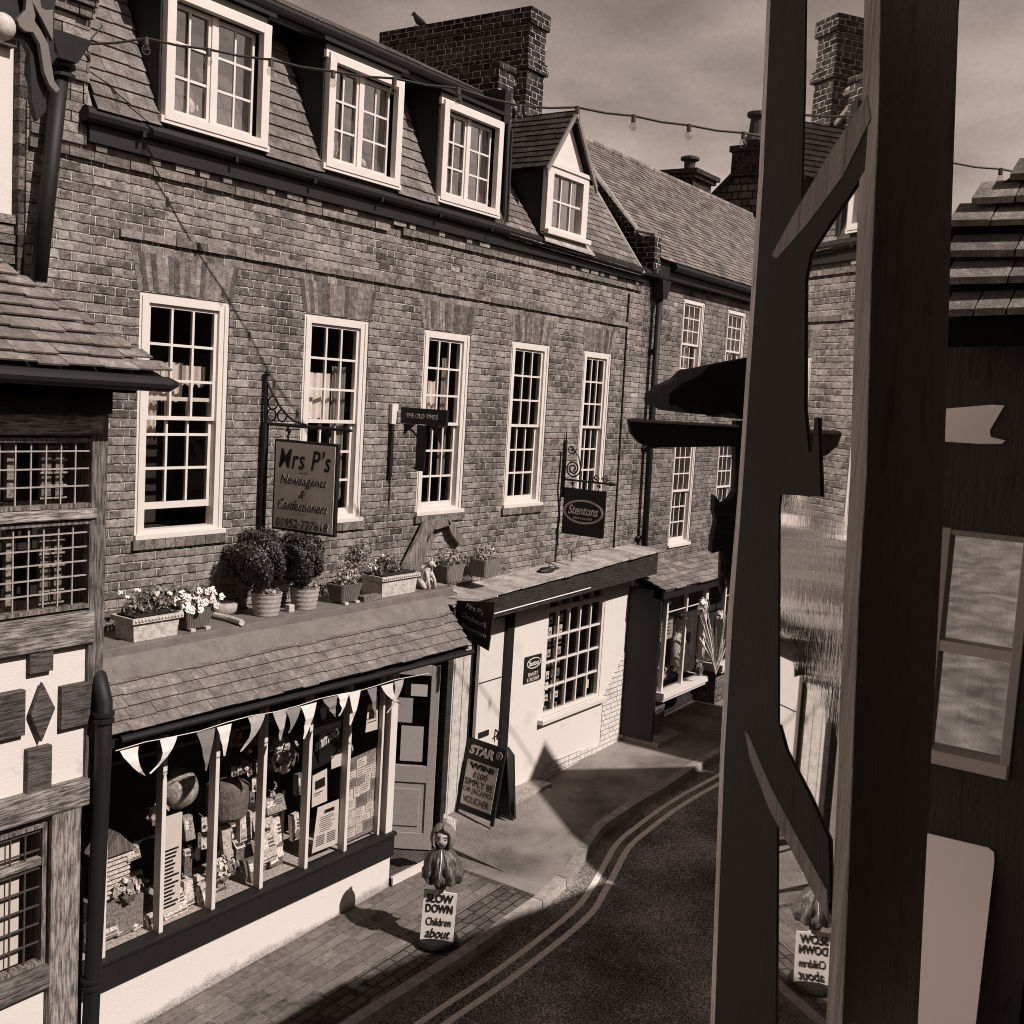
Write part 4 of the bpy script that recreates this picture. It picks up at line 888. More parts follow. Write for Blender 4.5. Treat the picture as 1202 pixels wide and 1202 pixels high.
notice((432, 828), (444, 822), (443, 856), (429, 860), 'white price poster in the upper right of the last shop pane', [(.25, .55, .2, .7), (.65, .68, .1, .9)])
nb = thing('notice_board', 'board crowded with small white advert cards in the last shop pane', 'notice board', A((408, 900), 1, YS+.1))
m = MB(); m.prism(pxpoly([(405, 894), (444, 877), (444, 972), (404, 990)], YS+.1), (0, .01, 0), .5); m.build('board', 'goods', nb)
a, b, c, d = pxpoly([(406, 896), (443, 880), (442, 968), (405, 986)], YS+.094); m = MB(); m2 = MB()
P = lambda u, v: a.lerp(b, u).lerp(d.lerp(c, u), v)
v = .02
while v < .93:
    u = .02; hh = random.uniform(.09, .15)
    while u < .9:
        ww = random.uniform(.2, .34); t = random.choice((1, 1, .95, .5, .3)); e = random.uniform(-.015, .015)
        m.face([P(u, v+hh-.012), P(min(.99, u+ww-.02), v+hh-.012+e), P(min(.99, u+ww-.02), v+e), P(u, v)], t)
        for j in range(3): 
            vv = v+.02+j*.03
            if vv < v+hh-.02: m2.face([x_-Vector((0, .002, 0)) for x_ in (P(u+.03, vv+.008), P(u+ww*random.uniform(.4, .8), vv+.008), P(u+ww*.7, vv), P(u+.03, vv))])
        u += ww
    v += hh
m.build('card', 'paper', nb, label='pinned advert cards'); m2.build('print', 'ink', nb)
clump('paper_flower', (410, 880), YS+.12, .05, 'petal', 'pale paper flower beside the card board in the last pane', 'decoration', 30, .4, 1.1, .5, 1.4, .03)

# ================================================================== BAKERY SHOPFRONT (right half of the long house)
bs_ = thing('shopfront', 'white painted bakery shopfront with a small-paned window under a dark flat fascia', 'shopfront', (12.7, -.1, .1))
YB = -.1
wa, wb, wc, wd = 12.71, 14.30, 1.10, 2.98
m = MB(); wall_grid(m, 11.86, 15.22, -.2, 3.0, [(wa, wb, wc, wd)], y=YB, th=.1); m.face([(15.22, YB, -.2), (15.22, .1, -.2), (15.22, .1, 3), (15.22, YB, 3)]); m.build('wall', 'render2', bs_)
m = MB(); m.prism([(14.42, YB-.012, -.1), (15.2, YB-.012, -.1), (15.2, YB-.012, 1.4), (15.05, YB-.012, 1.7), (14.42, YB-.012, 1.1)], (0, .012, 0)); m.prism([(12.7, YB-.012, -.1), (14.42, YB-.012, -.1), (14.42, YB-.012, .35), (12.9, YB-.012, .42)], (0, .012, 0)); m.build('brick_patch', 'paintbrick', bs_)
m = MB(); m.box(wa-.10, wb+.10, YB-.09, YB+.05, wc-.07, wc-.005); m.build('window_sill', 'white', bs_, bevel=.006)
m = MB(); nC, nR = 5, 4; y0, y1 = YB+.03, YB+.075
m.box(wa, wa+.045, y0-.02, y1, wc, wd); m.box(wb-.06, wb, y0-.02, y1, wc, wd); m.box(wa, wb, y0-.019, y1-.001, wc, wc+.05); m.box(wa, wb, y0-.019, y1-.001, 2.57, 2.645)
for i in range(1, nC): x = wa+.04+(wb-wa-.09)*i/nC; m.box(x-.016, x+.016, y0, y1-.002, wc, 2.6); 
for i in range(0, 6): x = wa+.04+(wb-wa-.09)*i/5; m.box(x-.035, x+.035, y0-.001, y1-.003, 2.63, wd)
for j in range(1, nR): z = wc+.04+(2.57-wc-.04)*j/nR; m.box(wa+.04, wb-.05, y0+.003, y1-.005, z-.014, z+.014)
wo = m.build('window', 'white', bs_, bevel=.003)
m = MB(); m.face([(wa, y1-.01, wc), (wb, y1-.01, wc), (wb, y1-.01, wd), (wa, y1-.01, wd)]); m.build('pane', 'glass', wo)
m = MB(); m.box(wa-.4, wb+.4, .95, 1.0, 0, 3.1); m.box(wa-.1, wb+.1, .0, .95, .8, .85); m.box(wa-.12, wa-.08, 0, .95, .8, 3.0); m.box(wb+.08, wb+.12, 0, .95, .8, 3.0); m.box(wa-.1, wb+.1, 0, .95, 3.0, 3.03); m.build('dark_interior', 'dark', wo)
m = MB()
for i, xq in enumerate((12.82, 13.02, 13.14, 13.30, 13.42)):
    for z in np.arange(1.2, 2.5, .16): 
        t = random.choice((.3, .9, 1.5, 1.4)); m.box(xq, xq+.085, .14, .16, z, z+.11, t); m.box(xq+.02, xq+.06, .135, .14, z+.03, z+.06, .2)
m.build('price_card_rack', 'goods', wo)
m = MB(); m.box(14.0, 14.12, YB+.09, YB+.095, 1.25, 1.38); m.box(12.78, 12.9, YB+.09, YB+.095, 1.2, 1.5); m.build('window_card', 'paper', wo)
m = MB(); m.box(13.1, 13.12, .1, .6, 1.0, 1.14, 1.2); m.box(13.4, 13.42, .1, .6, 1.0, 1.14, 1.2); m.build('shelf_rail', 'goods', wo)
# rendered pilasters at the right end
m = MB(); m.box(15.05, 15.13, YB-.05, YB, .3, 2.95); m.box(15.2, 15.28, YB-.03, .1, .3, 2.75); m.build('pilaster', 'white', bs_, bevel=.005)
# white door and frames
m = MB(); m.box(11.18, 11.70, YB+.02, YB+.07, .28, 2.66); do_ = m.build('door', 'white', bs_, bevel=.004)
m = MB(); m.box(11.19, 11.69, YB+.012, YB+.02, 1.86, 1.87); m.box(11.24, 11.46, YB+.005, YB+.02, 1.14, 1.21); m.build('letterbox', 'black', do_)
m = MB(); m.tube([(11.62, YB-.02, 1.05), (11.62, YB-.03, 1.15), (11.62, YB+.02, 1.17)], .014, 6); m.tube([(11.62, YB-.02, 1.12), (11.57, YB-.03, 1.10)], .01, 6); m.build('door_handle', 'black', do_)
m = MB(); m.box(11.70, 11.86, YB-.03, YB+.1, .18, 2.9); m.box(11.16, 11.19, .02, .1, .2, 2.9); m.box(10.18, 10.62, -.02, .1, .1, 2.9); m.build('door_frame', 'black', bs_)
m = MB(); m.box(10.66, 11.17, .04, .10, .1, 2.78); m.box(10.82, 10.84, .03, .04, .1, 2.78); m.box(11.0, 11.02, .03, .04, .1, 2.78); m.build('door_jamb', 'offwhite', bs_)
m = MB(); m.box(11.3, 12.62, -.40, YB, .02, .27); m.build('doorstep', 'kerb', bs_, bevel=.012)
# fascia and ledge
m = MB(); m.prism([(10.0, -.50, 2.80), (15.12, -.50, 2.94), (15.12, -.50, 3.27), (10.0, -.50, 3.06)], (0, .5, 0)); m.build('fascia', 'blackwood', bs_)
m = MB(); n = 26
for k in range(n):
    x0, x1 = 9.95+k*.2, 9.95+(k+1)*.2; f_ = lambda x: 3.07+(x-9.95)*.042; j0 = random.uniform(-.012, .012); 
    if x1 < 15.25: m.obox((x0, -.54+j0, f_(x0)), (x1-x0, 0, f_(x1)-f_(x0)), (0, .54-j0, 0.03), (0, 0, .025), random.uniform(.7, 1.2))
m.build('ledge', 'lead_pale', bs_)
m = MB(); m.tube([(10.0, -.515, 2.86), (13.1, -.515, 2.95)], .008, 6); m.build('awning_rail', 'signlet', bs_)
# curled cables lying on the ledge
m = MB(); q = Vector((12.3, -.25, 3.20))
m.tube([q+Vector((.13*math.cos(a_)+a_*.01, .08*math.sin(a_), .01+.004*a_)) for a_ in np.linspace(0, 12, 40)], .014, 6); m.tube([q+Vector((.3+.11*math.cos(a_), .06*math.sin(a_)+.05, .02)) for a_ in np.linspace(0, 7, 24)], .014, 6)
m.tube([q+Vector(v) for v in ((.1, 0, .05), (.25, .08, .10), (.5, .1, .02), (.9, .12, .04), (1.0, .2, .2))], .008, 5)
m.build('coiled_cable', 'black', None, label='loose black cable coiled on the pale ledge above the bakery window', cat='cable')
# small oval-badged plaque
def oval(mb, o, r, u, a_, b_, w_, n=32):
    r, u = Vector(r).normalized(), Vector(u).normalized(); nr = r.cross(u); o = Vector(o)
    for k in range(n):
        q0, q1 = 2*math.pi*k/n, 2*math.pi*(k+1)/n
        f_ = lambda q, s_: o+r*math.cos(q)*(a_-s_)+u*math.sin(q)*(b_-s_)
        mb.obox(f_(q0, 0), f_(q1, 0)-f_(q0, 0), f_(q0, w_)-f_(q0, 0), nr*.004)
pl = thing('wall_plaque', 'small black wall plaque with a white oval badge beside the bakery window', 'plaque', A((626, 785), 1, YB-.02))
m = MB(); cs_ = pxpoly([(617, 772), (636, 767), (635, 797), (615, 803)], YB-.02); m.prism(cs_, (0, .015, 0)); m.build('board', 'black', pl)
pc = sum(cs_, Vector())/4; oc = pc+Vector((0, -.005, .08)); m = MB(); oval(m, oc, (1, 0, 0), (0, 0, 1), .17, .075, .012); m.build('oval_border', 'paper', pl)
text('Stentons', 'lettering', pl, oc, (1, 0, 0), (0, 0, 1), .26, .07, 'paper', shear=.3, bold=.01)
text('BAKERY', 'lettering', pl, pc+Vector((0, -.005, -.07)), (1, 0, 0), (0, 0, 1), .24, .05, 'paper'); text('& CAKE SHOP', 'lettering', pl, pc+Vector((0, -.005, -.14)), (1, 0, 0), (0, 0, 1), .30, .05, 'paper')

# ================================================================== BACK BRICK HOUSE TO THE RIGHT WITH BAY SHOP
h2 = thing('brick_house', 'smaller brick house at the right with big tiled roof and four white sash windows', 'building', (19, 0, .3))
W2 = [(16.38, 17.2, 5.80, 7.23), (18.14, 18.95, 5.80, 7.23), (16.44, 17.27, 3.18, 5.02), (18.2, 19.0, 3.2, 5.02)]
m = MB(); wall_grid(m, 15.06, 25, 0, 7.7, W2, y=.0)
m.face([(25, 0, 0), (25, 5, 0), (25, 5, 7.7), (25, 0, 7.7)]); m.build('wall', 'brick2', h2)
for (a, b, c_, d_) in W2: sash_window(h2, a, b, c_, d_, fr=.085, curtain=[(0, .45, c_+.3, d_-.1, .8), (.7, .95, c_+.3, d_-.1, .5)] if c_ > 5 else None)
m = MB(); sN = Vector((0, 2.6, 2.32)).normalized()
m.face([(15.1, -.15, 7.62), (25.2, -.15, 7.55), (24.2, 2.5, 9.9), (15.1, 2.5, 9.96)], .5)
slates(m, (15.1, -.2, 7.66), (1, 0, -.004), sN, 10, 3.5, .105, .165, .013, tv=.45, lift=.018, wv=.1, xr=lambda s: (0, 10-.30*max(0, s-2.2)*1.5))
m.face([(15.1, 2.5, 9.96), (24.2, 2.5, 9.9), (25, 5, 7.7), (15.1, 5, 7.7)], .5); m.build('roof', 'tile_r', h2)
m = MB()
for k in range(28): m.tube([(15.2+k*.33, 2.42, 10.0-.002*k), (15.2+k*.33+.31, 2.42, 10.0-.002*k)], .085, 8, random.uniform(.7, 1.4))
m.build('ridge_tile', 'tile_r', h2)
m = MB(); m.box(15.1, 25, -.16, .02, 7.42, 7.60); m.tube([(15.5, -.22, 7.6), (25, -.22, 7.55)], .06, 8); m.build('gutter', 'black', h2)
# corbelled parapet between the two roofs
m = MB(); m.prism([(14.95, -.12, 7.45), (14.95, -.12, 7.98), (14.95, .2, 8.02), (14.95, .2, 8.1), (14.95, 1.9, 9.9), (14.95, 2.4, 9.9), (14.95, 2.4, 7.5)], (.16, 0, 0)); 
for k in range(7): m.box(14.93, 15.14, -.17+random.uniform(-.01, .01), .0, 7.45+k*.078, 7.52+k*.078, random.uniform(.7, 1.5))
m.build('parapet', 'brick_pale_joint', h2)
m = MB(); m.tube([(15.03, -.12, 8.03), (15.03, .22, 8.10), (15.03, 1.9, 9.95)], .045, 6); m.build('coping', 'lead_pale', h2)
m = MB(); c0, c1 = 21.5, 22.4
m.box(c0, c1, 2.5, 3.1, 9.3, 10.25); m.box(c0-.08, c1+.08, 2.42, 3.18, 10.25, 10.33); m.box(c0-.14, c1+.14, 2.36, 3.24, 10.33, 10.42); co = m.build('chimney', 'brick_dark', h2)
m = MB(); m.lathe((21.9, 2.8, 10.42), [(.13, 0), (.11, .05), (.12, .25), (.20, .28), (.20, .33), (.12, .36)], 12); m.build('chimney_pot', 'pot_dark', co)
# stone gable beyond
sg = thing('stone_gable_house', 'dark rubble stone gable with a tall chimney pot rising behind the plain tiled roof', 'building', (24.5, 5, .3))
xg = 24.6; ap = A((889, 178), 0, xg); lf = A((833, 235), 0, xg); 
slope = (ap.z-lf.z)/(lf.y-ap.y) if lf.y != ap.y else 1
m = MB(); yl = ap.y+(ap.z-5)/slope; m.prism([(xg, yl, 5), (xg, ap.y, ap.z), (xg, ap.y-4, ap.z-.0), (xg, ap.y-4, 5)], (.5, 0, 0)) ; m.build('gable_wall', 'stone_gable', sg)
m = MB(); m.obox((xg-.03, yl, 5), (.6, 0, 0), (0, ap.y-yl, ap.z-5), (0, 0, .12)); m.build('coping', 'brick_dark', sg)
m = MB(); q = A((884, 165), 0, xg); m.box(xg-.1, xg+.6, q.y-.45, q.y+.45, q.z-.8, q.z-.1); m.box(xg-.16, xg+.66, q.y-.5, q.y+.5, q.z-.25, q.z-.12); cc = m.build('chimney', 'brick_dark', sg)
m = MB(); m.lathe((xg+.2, q.y, q.z-.12), [(.24, 0), (.32, .12), (.2, .3), (.17, .65), (.26, .7), (.26, .78), (.18, .8)], 12); m.build('chimney_pot', 'pot_dark', cc)
m = MB(); m.box(xg+.5, xg+6, yl-8, ap.y-4+8, 4, 5); m.build('rear_wall', 'stone_gable', sg)

# bay shop
by = thing('shopfront', 'gift shop with two white-framed bay windows under a lean-to stone roof at the right', 'shopfront', (16.5, -.5, .3))
YY = -.55
m = MB(); m.face([(15.05, -.72, 2.70), (20, -.72, 2.75), (20, 0, 3.02), (15.05, 0, 2.95)], .5)
slates(m, (15.0, -.74, 2.70), (1, 0, .008), (0, .74, .27), 5, .78, .13, .3, .014, tv=.3, lift=.022, rag=.02); m.build('canopy', 'stone_tile', by)
m = MB(); m.box(15.03, 20, -.70, -.52, 2.58, 2.70); m.box(15.03, 15.08, -.66, .0, .35, 2.7); m.build('fascia', 'black', by)
def bay(x0, x1, zs, goods, nm):
    m = MB(); z0, z1 = zs+.12, 2.58
    m.box(x0-.06, x1+.06, YY-.08, YY+.3, zs, zs+.10); m.box(x0-.03, x1+.03, YY-.05, YY+.3, zs-.05, zs); 
    m.box(x0, x0+.05, YY, YY+.07, z0-.02, z1); m.box(x1-.10, x1, YY, YY+.07, z0-.02, z1); mid = x0+(x1-x0)*.48; m.box(mid-.025, mid+.025, YY+.003, YY+.06, z0-.02, z1); m.box(x0, x1, YY-.0, YY+.06, z1-.02, z1+.1)
    m.box(x0, x1, YY+.02, YY+.04, z1-.3, z1-.285); m.box(x0-.002, x0+.048, YY+.07, -.1, z0, z0+.05)
    b_ = m.build('bay_window', 'white', by, bevel=.004)
    m = MB(); m.face([(x0, YY+.03, z0), (x1, YY+.03, z0), (x1, YY+.03, z1), (x0, YY+.03, z1)]); m.face([(x0+.01, YY+.05, z0), (x0+.01, 0, z0), (x0+.01, 0, z1), (x0+.01, YY+.05, z1)]); m.build('pane', 'glass', b_)
    m = MB(); m.box(x0, x1, -.02, -.005, z0, z1); m.box(x0-.01, x1, YY+.1, -.02, z0-.06, z0-.02); m.build('dark_interior', 'dark', b_)
    return b_
b1 = bay(15.48, 17.02, .93, 0, ''); b2 = bay(17.72, 19.3, 1.0, 0, '')
m = MB(); m.box(15.05, 20, -.08, -.004, -.2, 2.7); m.build('base_wall', 'blackwood', by)
m = MB(); m.box(15.42, 15.75, -.5, -.08, .25, .88); m.build('bay_support', 'brick2', by); m = MB(); m.box(17.75, 19.2, -.48, -.08, .0, .95); m.build('bay_base', 'brick2', by)
m = MB(); m.box(15.1, 15.95, -.75, -.08, .2, .34); m.build('step', 'kerb', by, bevel=.01)
# door panel and goods of the gift shop
def obj1(name, label, cat, fn, mat='goods', **k): m = MB(); fn(m); return m.build(name, mat, None, label=label, cat=cat, **k)
m = MB(); q = A((730+52, 752), 1, -.35)
mq = thing('notice', 'tilted pale card notice with lines of writing in the nearer bay window', 'notice', A((783, 740), 1, YY+.12))
m = MB(); m.prism(pxpoly([(772, 733), (790, 727), (789, 748), (771, 755)], YY+.12), (0, .01, 0), .75); m.build('sheet', 'goods', mq)
a, b, c, d = pxpoly([(772, 733), (790, 727), (789, 748), (771, 755)], YY+.115); m = MB(); P = lambda u, v: a.lerp(b, u).lerp(d.lerp(c, u), v)
for j in range(4): m.face([P(.1, .2+j*.18), P(.85, .2+j*.18), P(.85, .14+j*.18), P(.1, .14+j*.18)])
m.build('print', 'ink', mq)
q = A((782, 722), 1, YY+.1); obj1('number_disc', 'small oval white disc hung above the card in the nearer bay', 'disc', lambda m: (oval(m, q, (1, 0, 0), (0, 0, 1), .10, .10, .035), m.ball(q, .04, 10, sy=.3, t=1.3)))
# mannequin in cap and shirt
mn = thing('mannequin', 'small dark mannequin with a cap and pale shirt sleeve in the nearer bay window', 'mannequin', A((798, 800), 1, -.3))
q = A((797, 728), 1, -.3)
m = MB(); m.ball(q, .085, 14, sz=1.3); m.tube([q-Vector((0, 0, .08)), q-Vector((0, 0, .2))], [.04, .05], 8); m.build('head', 'skin', mn, smooth=True)
m = MB(); m.lathe(q+Vector((0, 0, .05)), [(.10, 0), (.10, .06), (.06, .10), (.002, .11)], 14); m.build('cap', 'black', mn, smooth=True)
m = MB(); m.lathe(q-Vector((0, 0, .75)), [(.12, 0), (.15, .2), (.17, .42), (.12, .53), (.04, .58)], 14, sy=.6, wob=lambda a_, i: 1+.06*math.sin(a_*5+i)); m.tube([q+Vector((.15, 0, -.22)), q+Vector((.2, -.02, -.4)), q+Vector((.19, -.04, -.55))], [.055, .05, .04], 8, 1.6); m.build('shirt', 'goods', mn, smooth=True)
clump('posy', (760, 800), -.3, .13, 'goods', 'pale heap of small gifts at the left of the nearer bay window', 'gift', 80, .2, 1.6)
clump('posy', (776, 790), -.35, .15, 'goods', 'dark heap of patterned gifts in the middle of the nearer bay', 'gift', 80, .1, 1.5)
clump('posy', (796, 785), -.35, .12, 'goods', 'small heap of toys right of the mannequin in the nearer bay', 'gift', 60, .1, 1.5)
clump('posy', (770, 760), -.35, .10, 'goods', 'little lace bundle hanging below the card in the nearer bay', 'gift', 50, .2, 1.6)
# stripy flower display of the farther bay
m = MB(); random.seed(11)
base = A((840, 790), 1, -.75)
for k in range(16):
    tip = A((random.uniform(818, 852), random.uniform(700, 760)), 1, -.75+random.uniform(-.08, .08)); m.tube([base+Vector((random.uniform(-.06, .06), 0, random.uniform(-.05, .1))), base.lerp(tip, .5)+Vector((.02, 0, .02)), tip], [.006, .02, .012], 5, random.uniform(.3, 1.6))
m.build('flower_spray', 'goods', None, label='tall spray of striped paper windmills standing against the farther bay', cat='flowers')
clump('paper_flower', (826, 712), -.78, .16, 'petal', 'ruffled pale bloom topping the spray by the farther bay', 'flowers', 60, .3, 1.0, .5, 1.0, .05)
clump('hanging_basket', (846, 722), -.62, .13, 'goods', 'round pale wreath hung high in the farther bay window', 'wreath', 90, .3, 1.7)
clump('pot_plant', (821, 782), -.7, .13, 'leaf2', 'dark trailing plant at the left foot of the farther bay', 'plant', 60, .3, 1.5, .6, 1.1)
notice((857, 705), (864, 702), (864, 722), (857, 724), 'pale printed notice near the right edge of the farther bay', [(.2, .3, .2, .8), (.5, .6, .2, .8)], y=YY+.0)

# ================================================================== LEDGE PLANTERS
ZL = 3.306
def foliage(mb, c, r, n, sz, t0, t1, sx=1, sy=1, zz=1, fill=.55, up=.3):
    for _ in range(n):
        d = Vector((random.gauss(0, 1), random.gauss(0, 1), random.gauss(0, 1))).normalized(); q = random.uniform(fill, 1)*r*(1+.12*math.sin(d.x*7+d.z*5))
        mb.leaf(Vector(c)+Vector((d.x*q*sx, d.y*q*sy, d.z*q*zz)), d+Vector((random.gauss(0, .5), random.gauss(0, .5), up+random.gauss(0, .4))), sz*random.uniform(.6, 1.3), random.uniform(t0, t1))
def px(p, y=-.3): return A(p, 1, y)
def trough(x0, x1, y0, y1, h, label, mat='trough', plant=True, dens=1.0, pet=0):
    t = thing('stone_trough', label, 'planter', ((x0+x1)/2, (y0+y1)/2, ZL))
    m = MB(); zt = ZL+h; 
    m.prism([(x0+.02, y0+.015, ZL), (x1-.02, y0+.015, ZL), (x1, y0, zt), (x0, y0, zt)], (0, y1-y0-.02, 0))
    m.box(x0-.02, x1+.02, y0-.02, y1+.02, zt-.045, zt+.0)
    k = x0
    while k < x1: m.ball((k+.012, y0-.02, zt-.02), .014, 6); k += .033
    b_ = m.build('trough', mat, t)
    m = MB(); m.box(x0+.02, x1-.02, y0+.02, y1-.02, zt-.01, zt+.012); m.build('soil', 'blackwood', t)
    m = MB(); cx = (x0+x1)/2
    for _ in range(int(7*dens)): foliage(m, (random.uniform(x0+.04, x1-.04), (y0+y1)/2+random.uniform(-.05, .05), zt+random.uniform(.04, .14)), random.uniform(.07, .12), 60, .020, .3, 2.6)
    m.build('leaves', 'leaf2', t)
    if pet:
        m = MB()
        for _ in range(pet):
            c = Vector((random.uniform(x0, x1), random.uniform(y0, y1), zt+random.uniform(.08, .2)))
            for j in range(6): m.leaf(c+Vector((random.gauss(0, .01), random.gauss(0, .01), random.gauss(0, .01))), (random.gauss(0, .5), -1, .6), .018, random.uniform(.5, 1.1), .8)
        m.build('flowers', 'petal', t)
    return t
a0, a1 = A((153, 753), 2, ZL), A((199, 742), 2, ZL); print('trough', a0, a1)
trough(a0.x-.02, a1.x, -.50, -.24, .20, 'pale cast trough of bedding plants, leftmost on the lead ledge', dens=1.6, pet=6)
a0, a1 = A((438, 700), 2, ZL), A((476, 692), 2, ZL)
trough(a0.x, a1.x, -.46, -.16, .22, 'pale cast trough on the ledge right of the two topiary balls', dens=1.5, pet=4)
def tubpot(name, c, r, h, label, taper=.72, mat='plastic', sq=False, leaves=None, petals=0, pr_=.12, feet=True, n=20, mound=.12):
    t = thing(name, label, 'plant pot', (c[0], c[1], ZL))
    m = MB(); z0 = ZL+(.02 if feet else 0); x, y = c
    if sq:
        w_ = r; b_ = r*taper
        for s_ in range(4):
            e = [(-1, -1), (1, -1), (1, 1), (-1, 1)]; p, q = e[s_], e[(s_+1) % 4]
            m.face([(x+p[0]*b_, y+p[1]*b_*.8, z0), (x+q[0]*b_, y+q[1]*b_*.8, z0), (x+q[0]*w_, y+q[1]*w_*.8, z0+h), (x+p[0]*w_, y+p[1]*w_*.8, z0+h)])
            nrib = 9
            for k in range(nrib):
                u = (k+.5)/nrib; B = Vector((x+(p[0]+(q[0]-p[0])*u)*b_, y+(p[1]+(q[1]-p[1])*u)*b_*.8, z0)); T = Vector((x+(p[0]+(q[0]-p[0])*u)*w_, y+(p[1]+(q[1]-p[1])*u)*w_*.8, z0+h)); m.tube([B, T], .009, 5)
        m.face([(x-w_, y-w_*.8, z0+h-.02), (x+w_, y-w_*.8, z0+h-.02), (x+w_, y+w_*.8, z0+h-.02), (x-w_, y+w_*.8, z0+h-.02)], .15)
    else:
        prof = [(r*taper, 0)]
        for k in range(n): u = k/(n-1); prof.append((r*(taper+(1-taper)*u**.8)*(1+.03*((k % 4) < 2)), h*u))
        prof += [(r*1.04, h), (r*.9, h+.002), (r*.85, h-.03), (.002, h-.03)]
        m.lathe((x, y, z0), prof, 28)
    m.build('pot', mat, t, smooth=not sq)
    if feet:
        m = MB()
        for s_ in (-1, 1): m.box(x+s_*r*.55-.03, x+s_*r*.55+.02, y-r*.85, y-r*.6, ZL, ZL+.025)
        m.build('pot_foot', 'trough', t)
    return t, z0+h
# white-flowered pot
q = A((228, 738), 2, ZL); t, zt = tubpot('plant_pot', (q.x, -.36), .15, .19, 'square dark pot of white pansies beside the leftmost trough', sq=True)
m = MB(); foliage(m, (q.x, -.36, zt+.06), .17, 260, .022, .3, 2.2, 1.1, .9, .7); m.build('leaves', 'leaf2', t)
m = MB(); random.seed(5)
for _ in range(34):
    c = Vector((q.x-.02+random.uniform(-.17, .2), -.42+random.uniform(-.12, .06), zt+random.uniform(-.02, .15)))
    for j in range(5): a_ = j*1.26; m.leaf(c+Vector((.018*math.cos(a_), 0, .018*math.sin(a_))), (random.gauss(0, .3), -1, .5+random.gauss(0, .3)), .024, random.uniform(.7, 1.15), .8)
m.build('flowers', 'petal', t)
m = MB(); foliage(m, (A((190, 705), 1, -.2).x, -.16, ZL+.28), .16, 300, .022, .25, 2.4, 1.6, .7, .8); m.build('bedding_plant', 'leaf2', None, label='leafy bedding plants against the brick behind the white pansies', cat='plant')
# low clay dish and cut pipe
m = MB(); q = A((258, 722), 2, ZL); m.lathe((q.x, -.12, ZL), [(.08, 0), (.13, .05), (.14, .12), (.11, .13), (.002, .11)], 18); m.build('clay_dish', 'pot', None, label='shallow clay dish standing between white pansies and topiary', cat='dish', smooth=True)
m = MB(); m.tube([A((252, 722), 2, ZL+.03), A((270, 726), 2, ZL+.03), A((284, 731), 2, ZL+.03)], .028, 10); m.build('short_pipe', 'trough', None, label='short length of pipe lying in front of the nearer topiary pot', cat='pipe')
# two topiary balls
for (p, ball, rb, lab) in (((305, 720), (303, 655), .255, 'clipped box ball in a pale ringed pot, nearer of the two'), ((348, 712), (352, 655), .235, 'clipped box ball in a pale ringed pot, the farther one under the grey hanging sign')):
    q = A(p, 2, ZL); x = q.x; yq = -.34; t, zt = tubpot('topiary', (x, yq), .145, .215, lab, mat='pot', taper=.78, feet=False); t['category'] = 'topiary'
    bc = A(ball, 1, yq); random.seed(int(rb*1000))
    m = MB(); m.ball((bc.x, yq, bc.z), rb*.84, 36, t=.15, sz=1.1); foliage(m, (bc.x, yq, bc.z), rb*.93, 5000, .013, .2, 1.6, 1, 1, 1.12, .92, .1); foliage(m, (bc.x, yq, bc.z), rb, 3200, .013, .3, 3.2, 1, 1, 1.12, .92, .1)
    for _ in range(26):
        d = Vector((random.gauss(0, 1), -abs(random.gauss(0, 1)), random.gauss(0, 1))).normalized(); o = Vector((bc.x, yq, bc.z))+d*rb*.95; m.tube([o, o+Vector((random.uniform(-.03, .03), -.005, .06))], .0035, 4, 6)
    m.build('clipped_crown', 'leaf', t)
    m = MB(); foliage(m, (x, yq-.02, zt+.0), .13, 120, .02, .4, 3.0, 1, 1, .5); m.build('underplanting', 'leaf2', t)
    t['group'] = 'topiary balls on the ledge'
m = MB(); q = A((323, 714), 2, ZL); m.box(q.x-.04, q.x+.03, -.40, -.34, ZL, ZL+.07); m.build('small_block', 'trough', None, label='small pale block between the two topiary pots', cat='block')
q = A((386, 703), 2, ZL); t, zt = tubpot('plant_pot', (q.x, -.36), .15, .18, 'square dark ribbed pot with pale-leaved plant left of the second trough', sq=True)
m = MB(); foliage(m, (q.x+.02, -.36, zt+.09), .17, 380, .02, .5, 4.5, 1.05, .9, .9); m.build('leaves', 'leaf2', t)
m = MB(); foliage(m, (A((432, 640), 1, -.2).x, -.14, A((432, 645), 1, -.14).z), .15, 240, .018, .4, 3.5, .9, .7, 1); m.tube([(A((432, 640), 1, -.2).x, -.14, ZL), (A((432, 640), 1, -.2).x, -.14, ZL+.3)], .01, 5); m.build('small_shrub', 'leaf2', None, label='loose small shrub against the wall behind the second trough', cat='shrub')
for p, lab in (((513, 681), 'ribbed square pot under the wooden arch, nearer of the pair'), ((546, 672), 'ribbed square pot under the wooden arch, farther of the pair')):
    q = A(p, 2, ZL); t, zt = tubpot('plant_pot', (q.x, -.28), .155, .22, lab, sq=True, feet=False, mat='pot_mid', taper=.85)
    m = MB(); foliage(m, (q.x, -.28, zt+.07), .16, 320, .02, .4, 4.2, 1.2, .9, .8); m.build('leaves', 'leaf2', t); t['group'] = 'ribbed pots under the wooden arch'
q = A((417, 701), 2, ZL); m = MB(); m.obox((q.x-.13, -.50, ZL), (.26, .0, 0), (.0, .09, 0), (0, 0, .055)); m.build('loose_brick', 'gauged', None, label='loose brick lying in front of the second trough', cat='brick', bevel=.004)
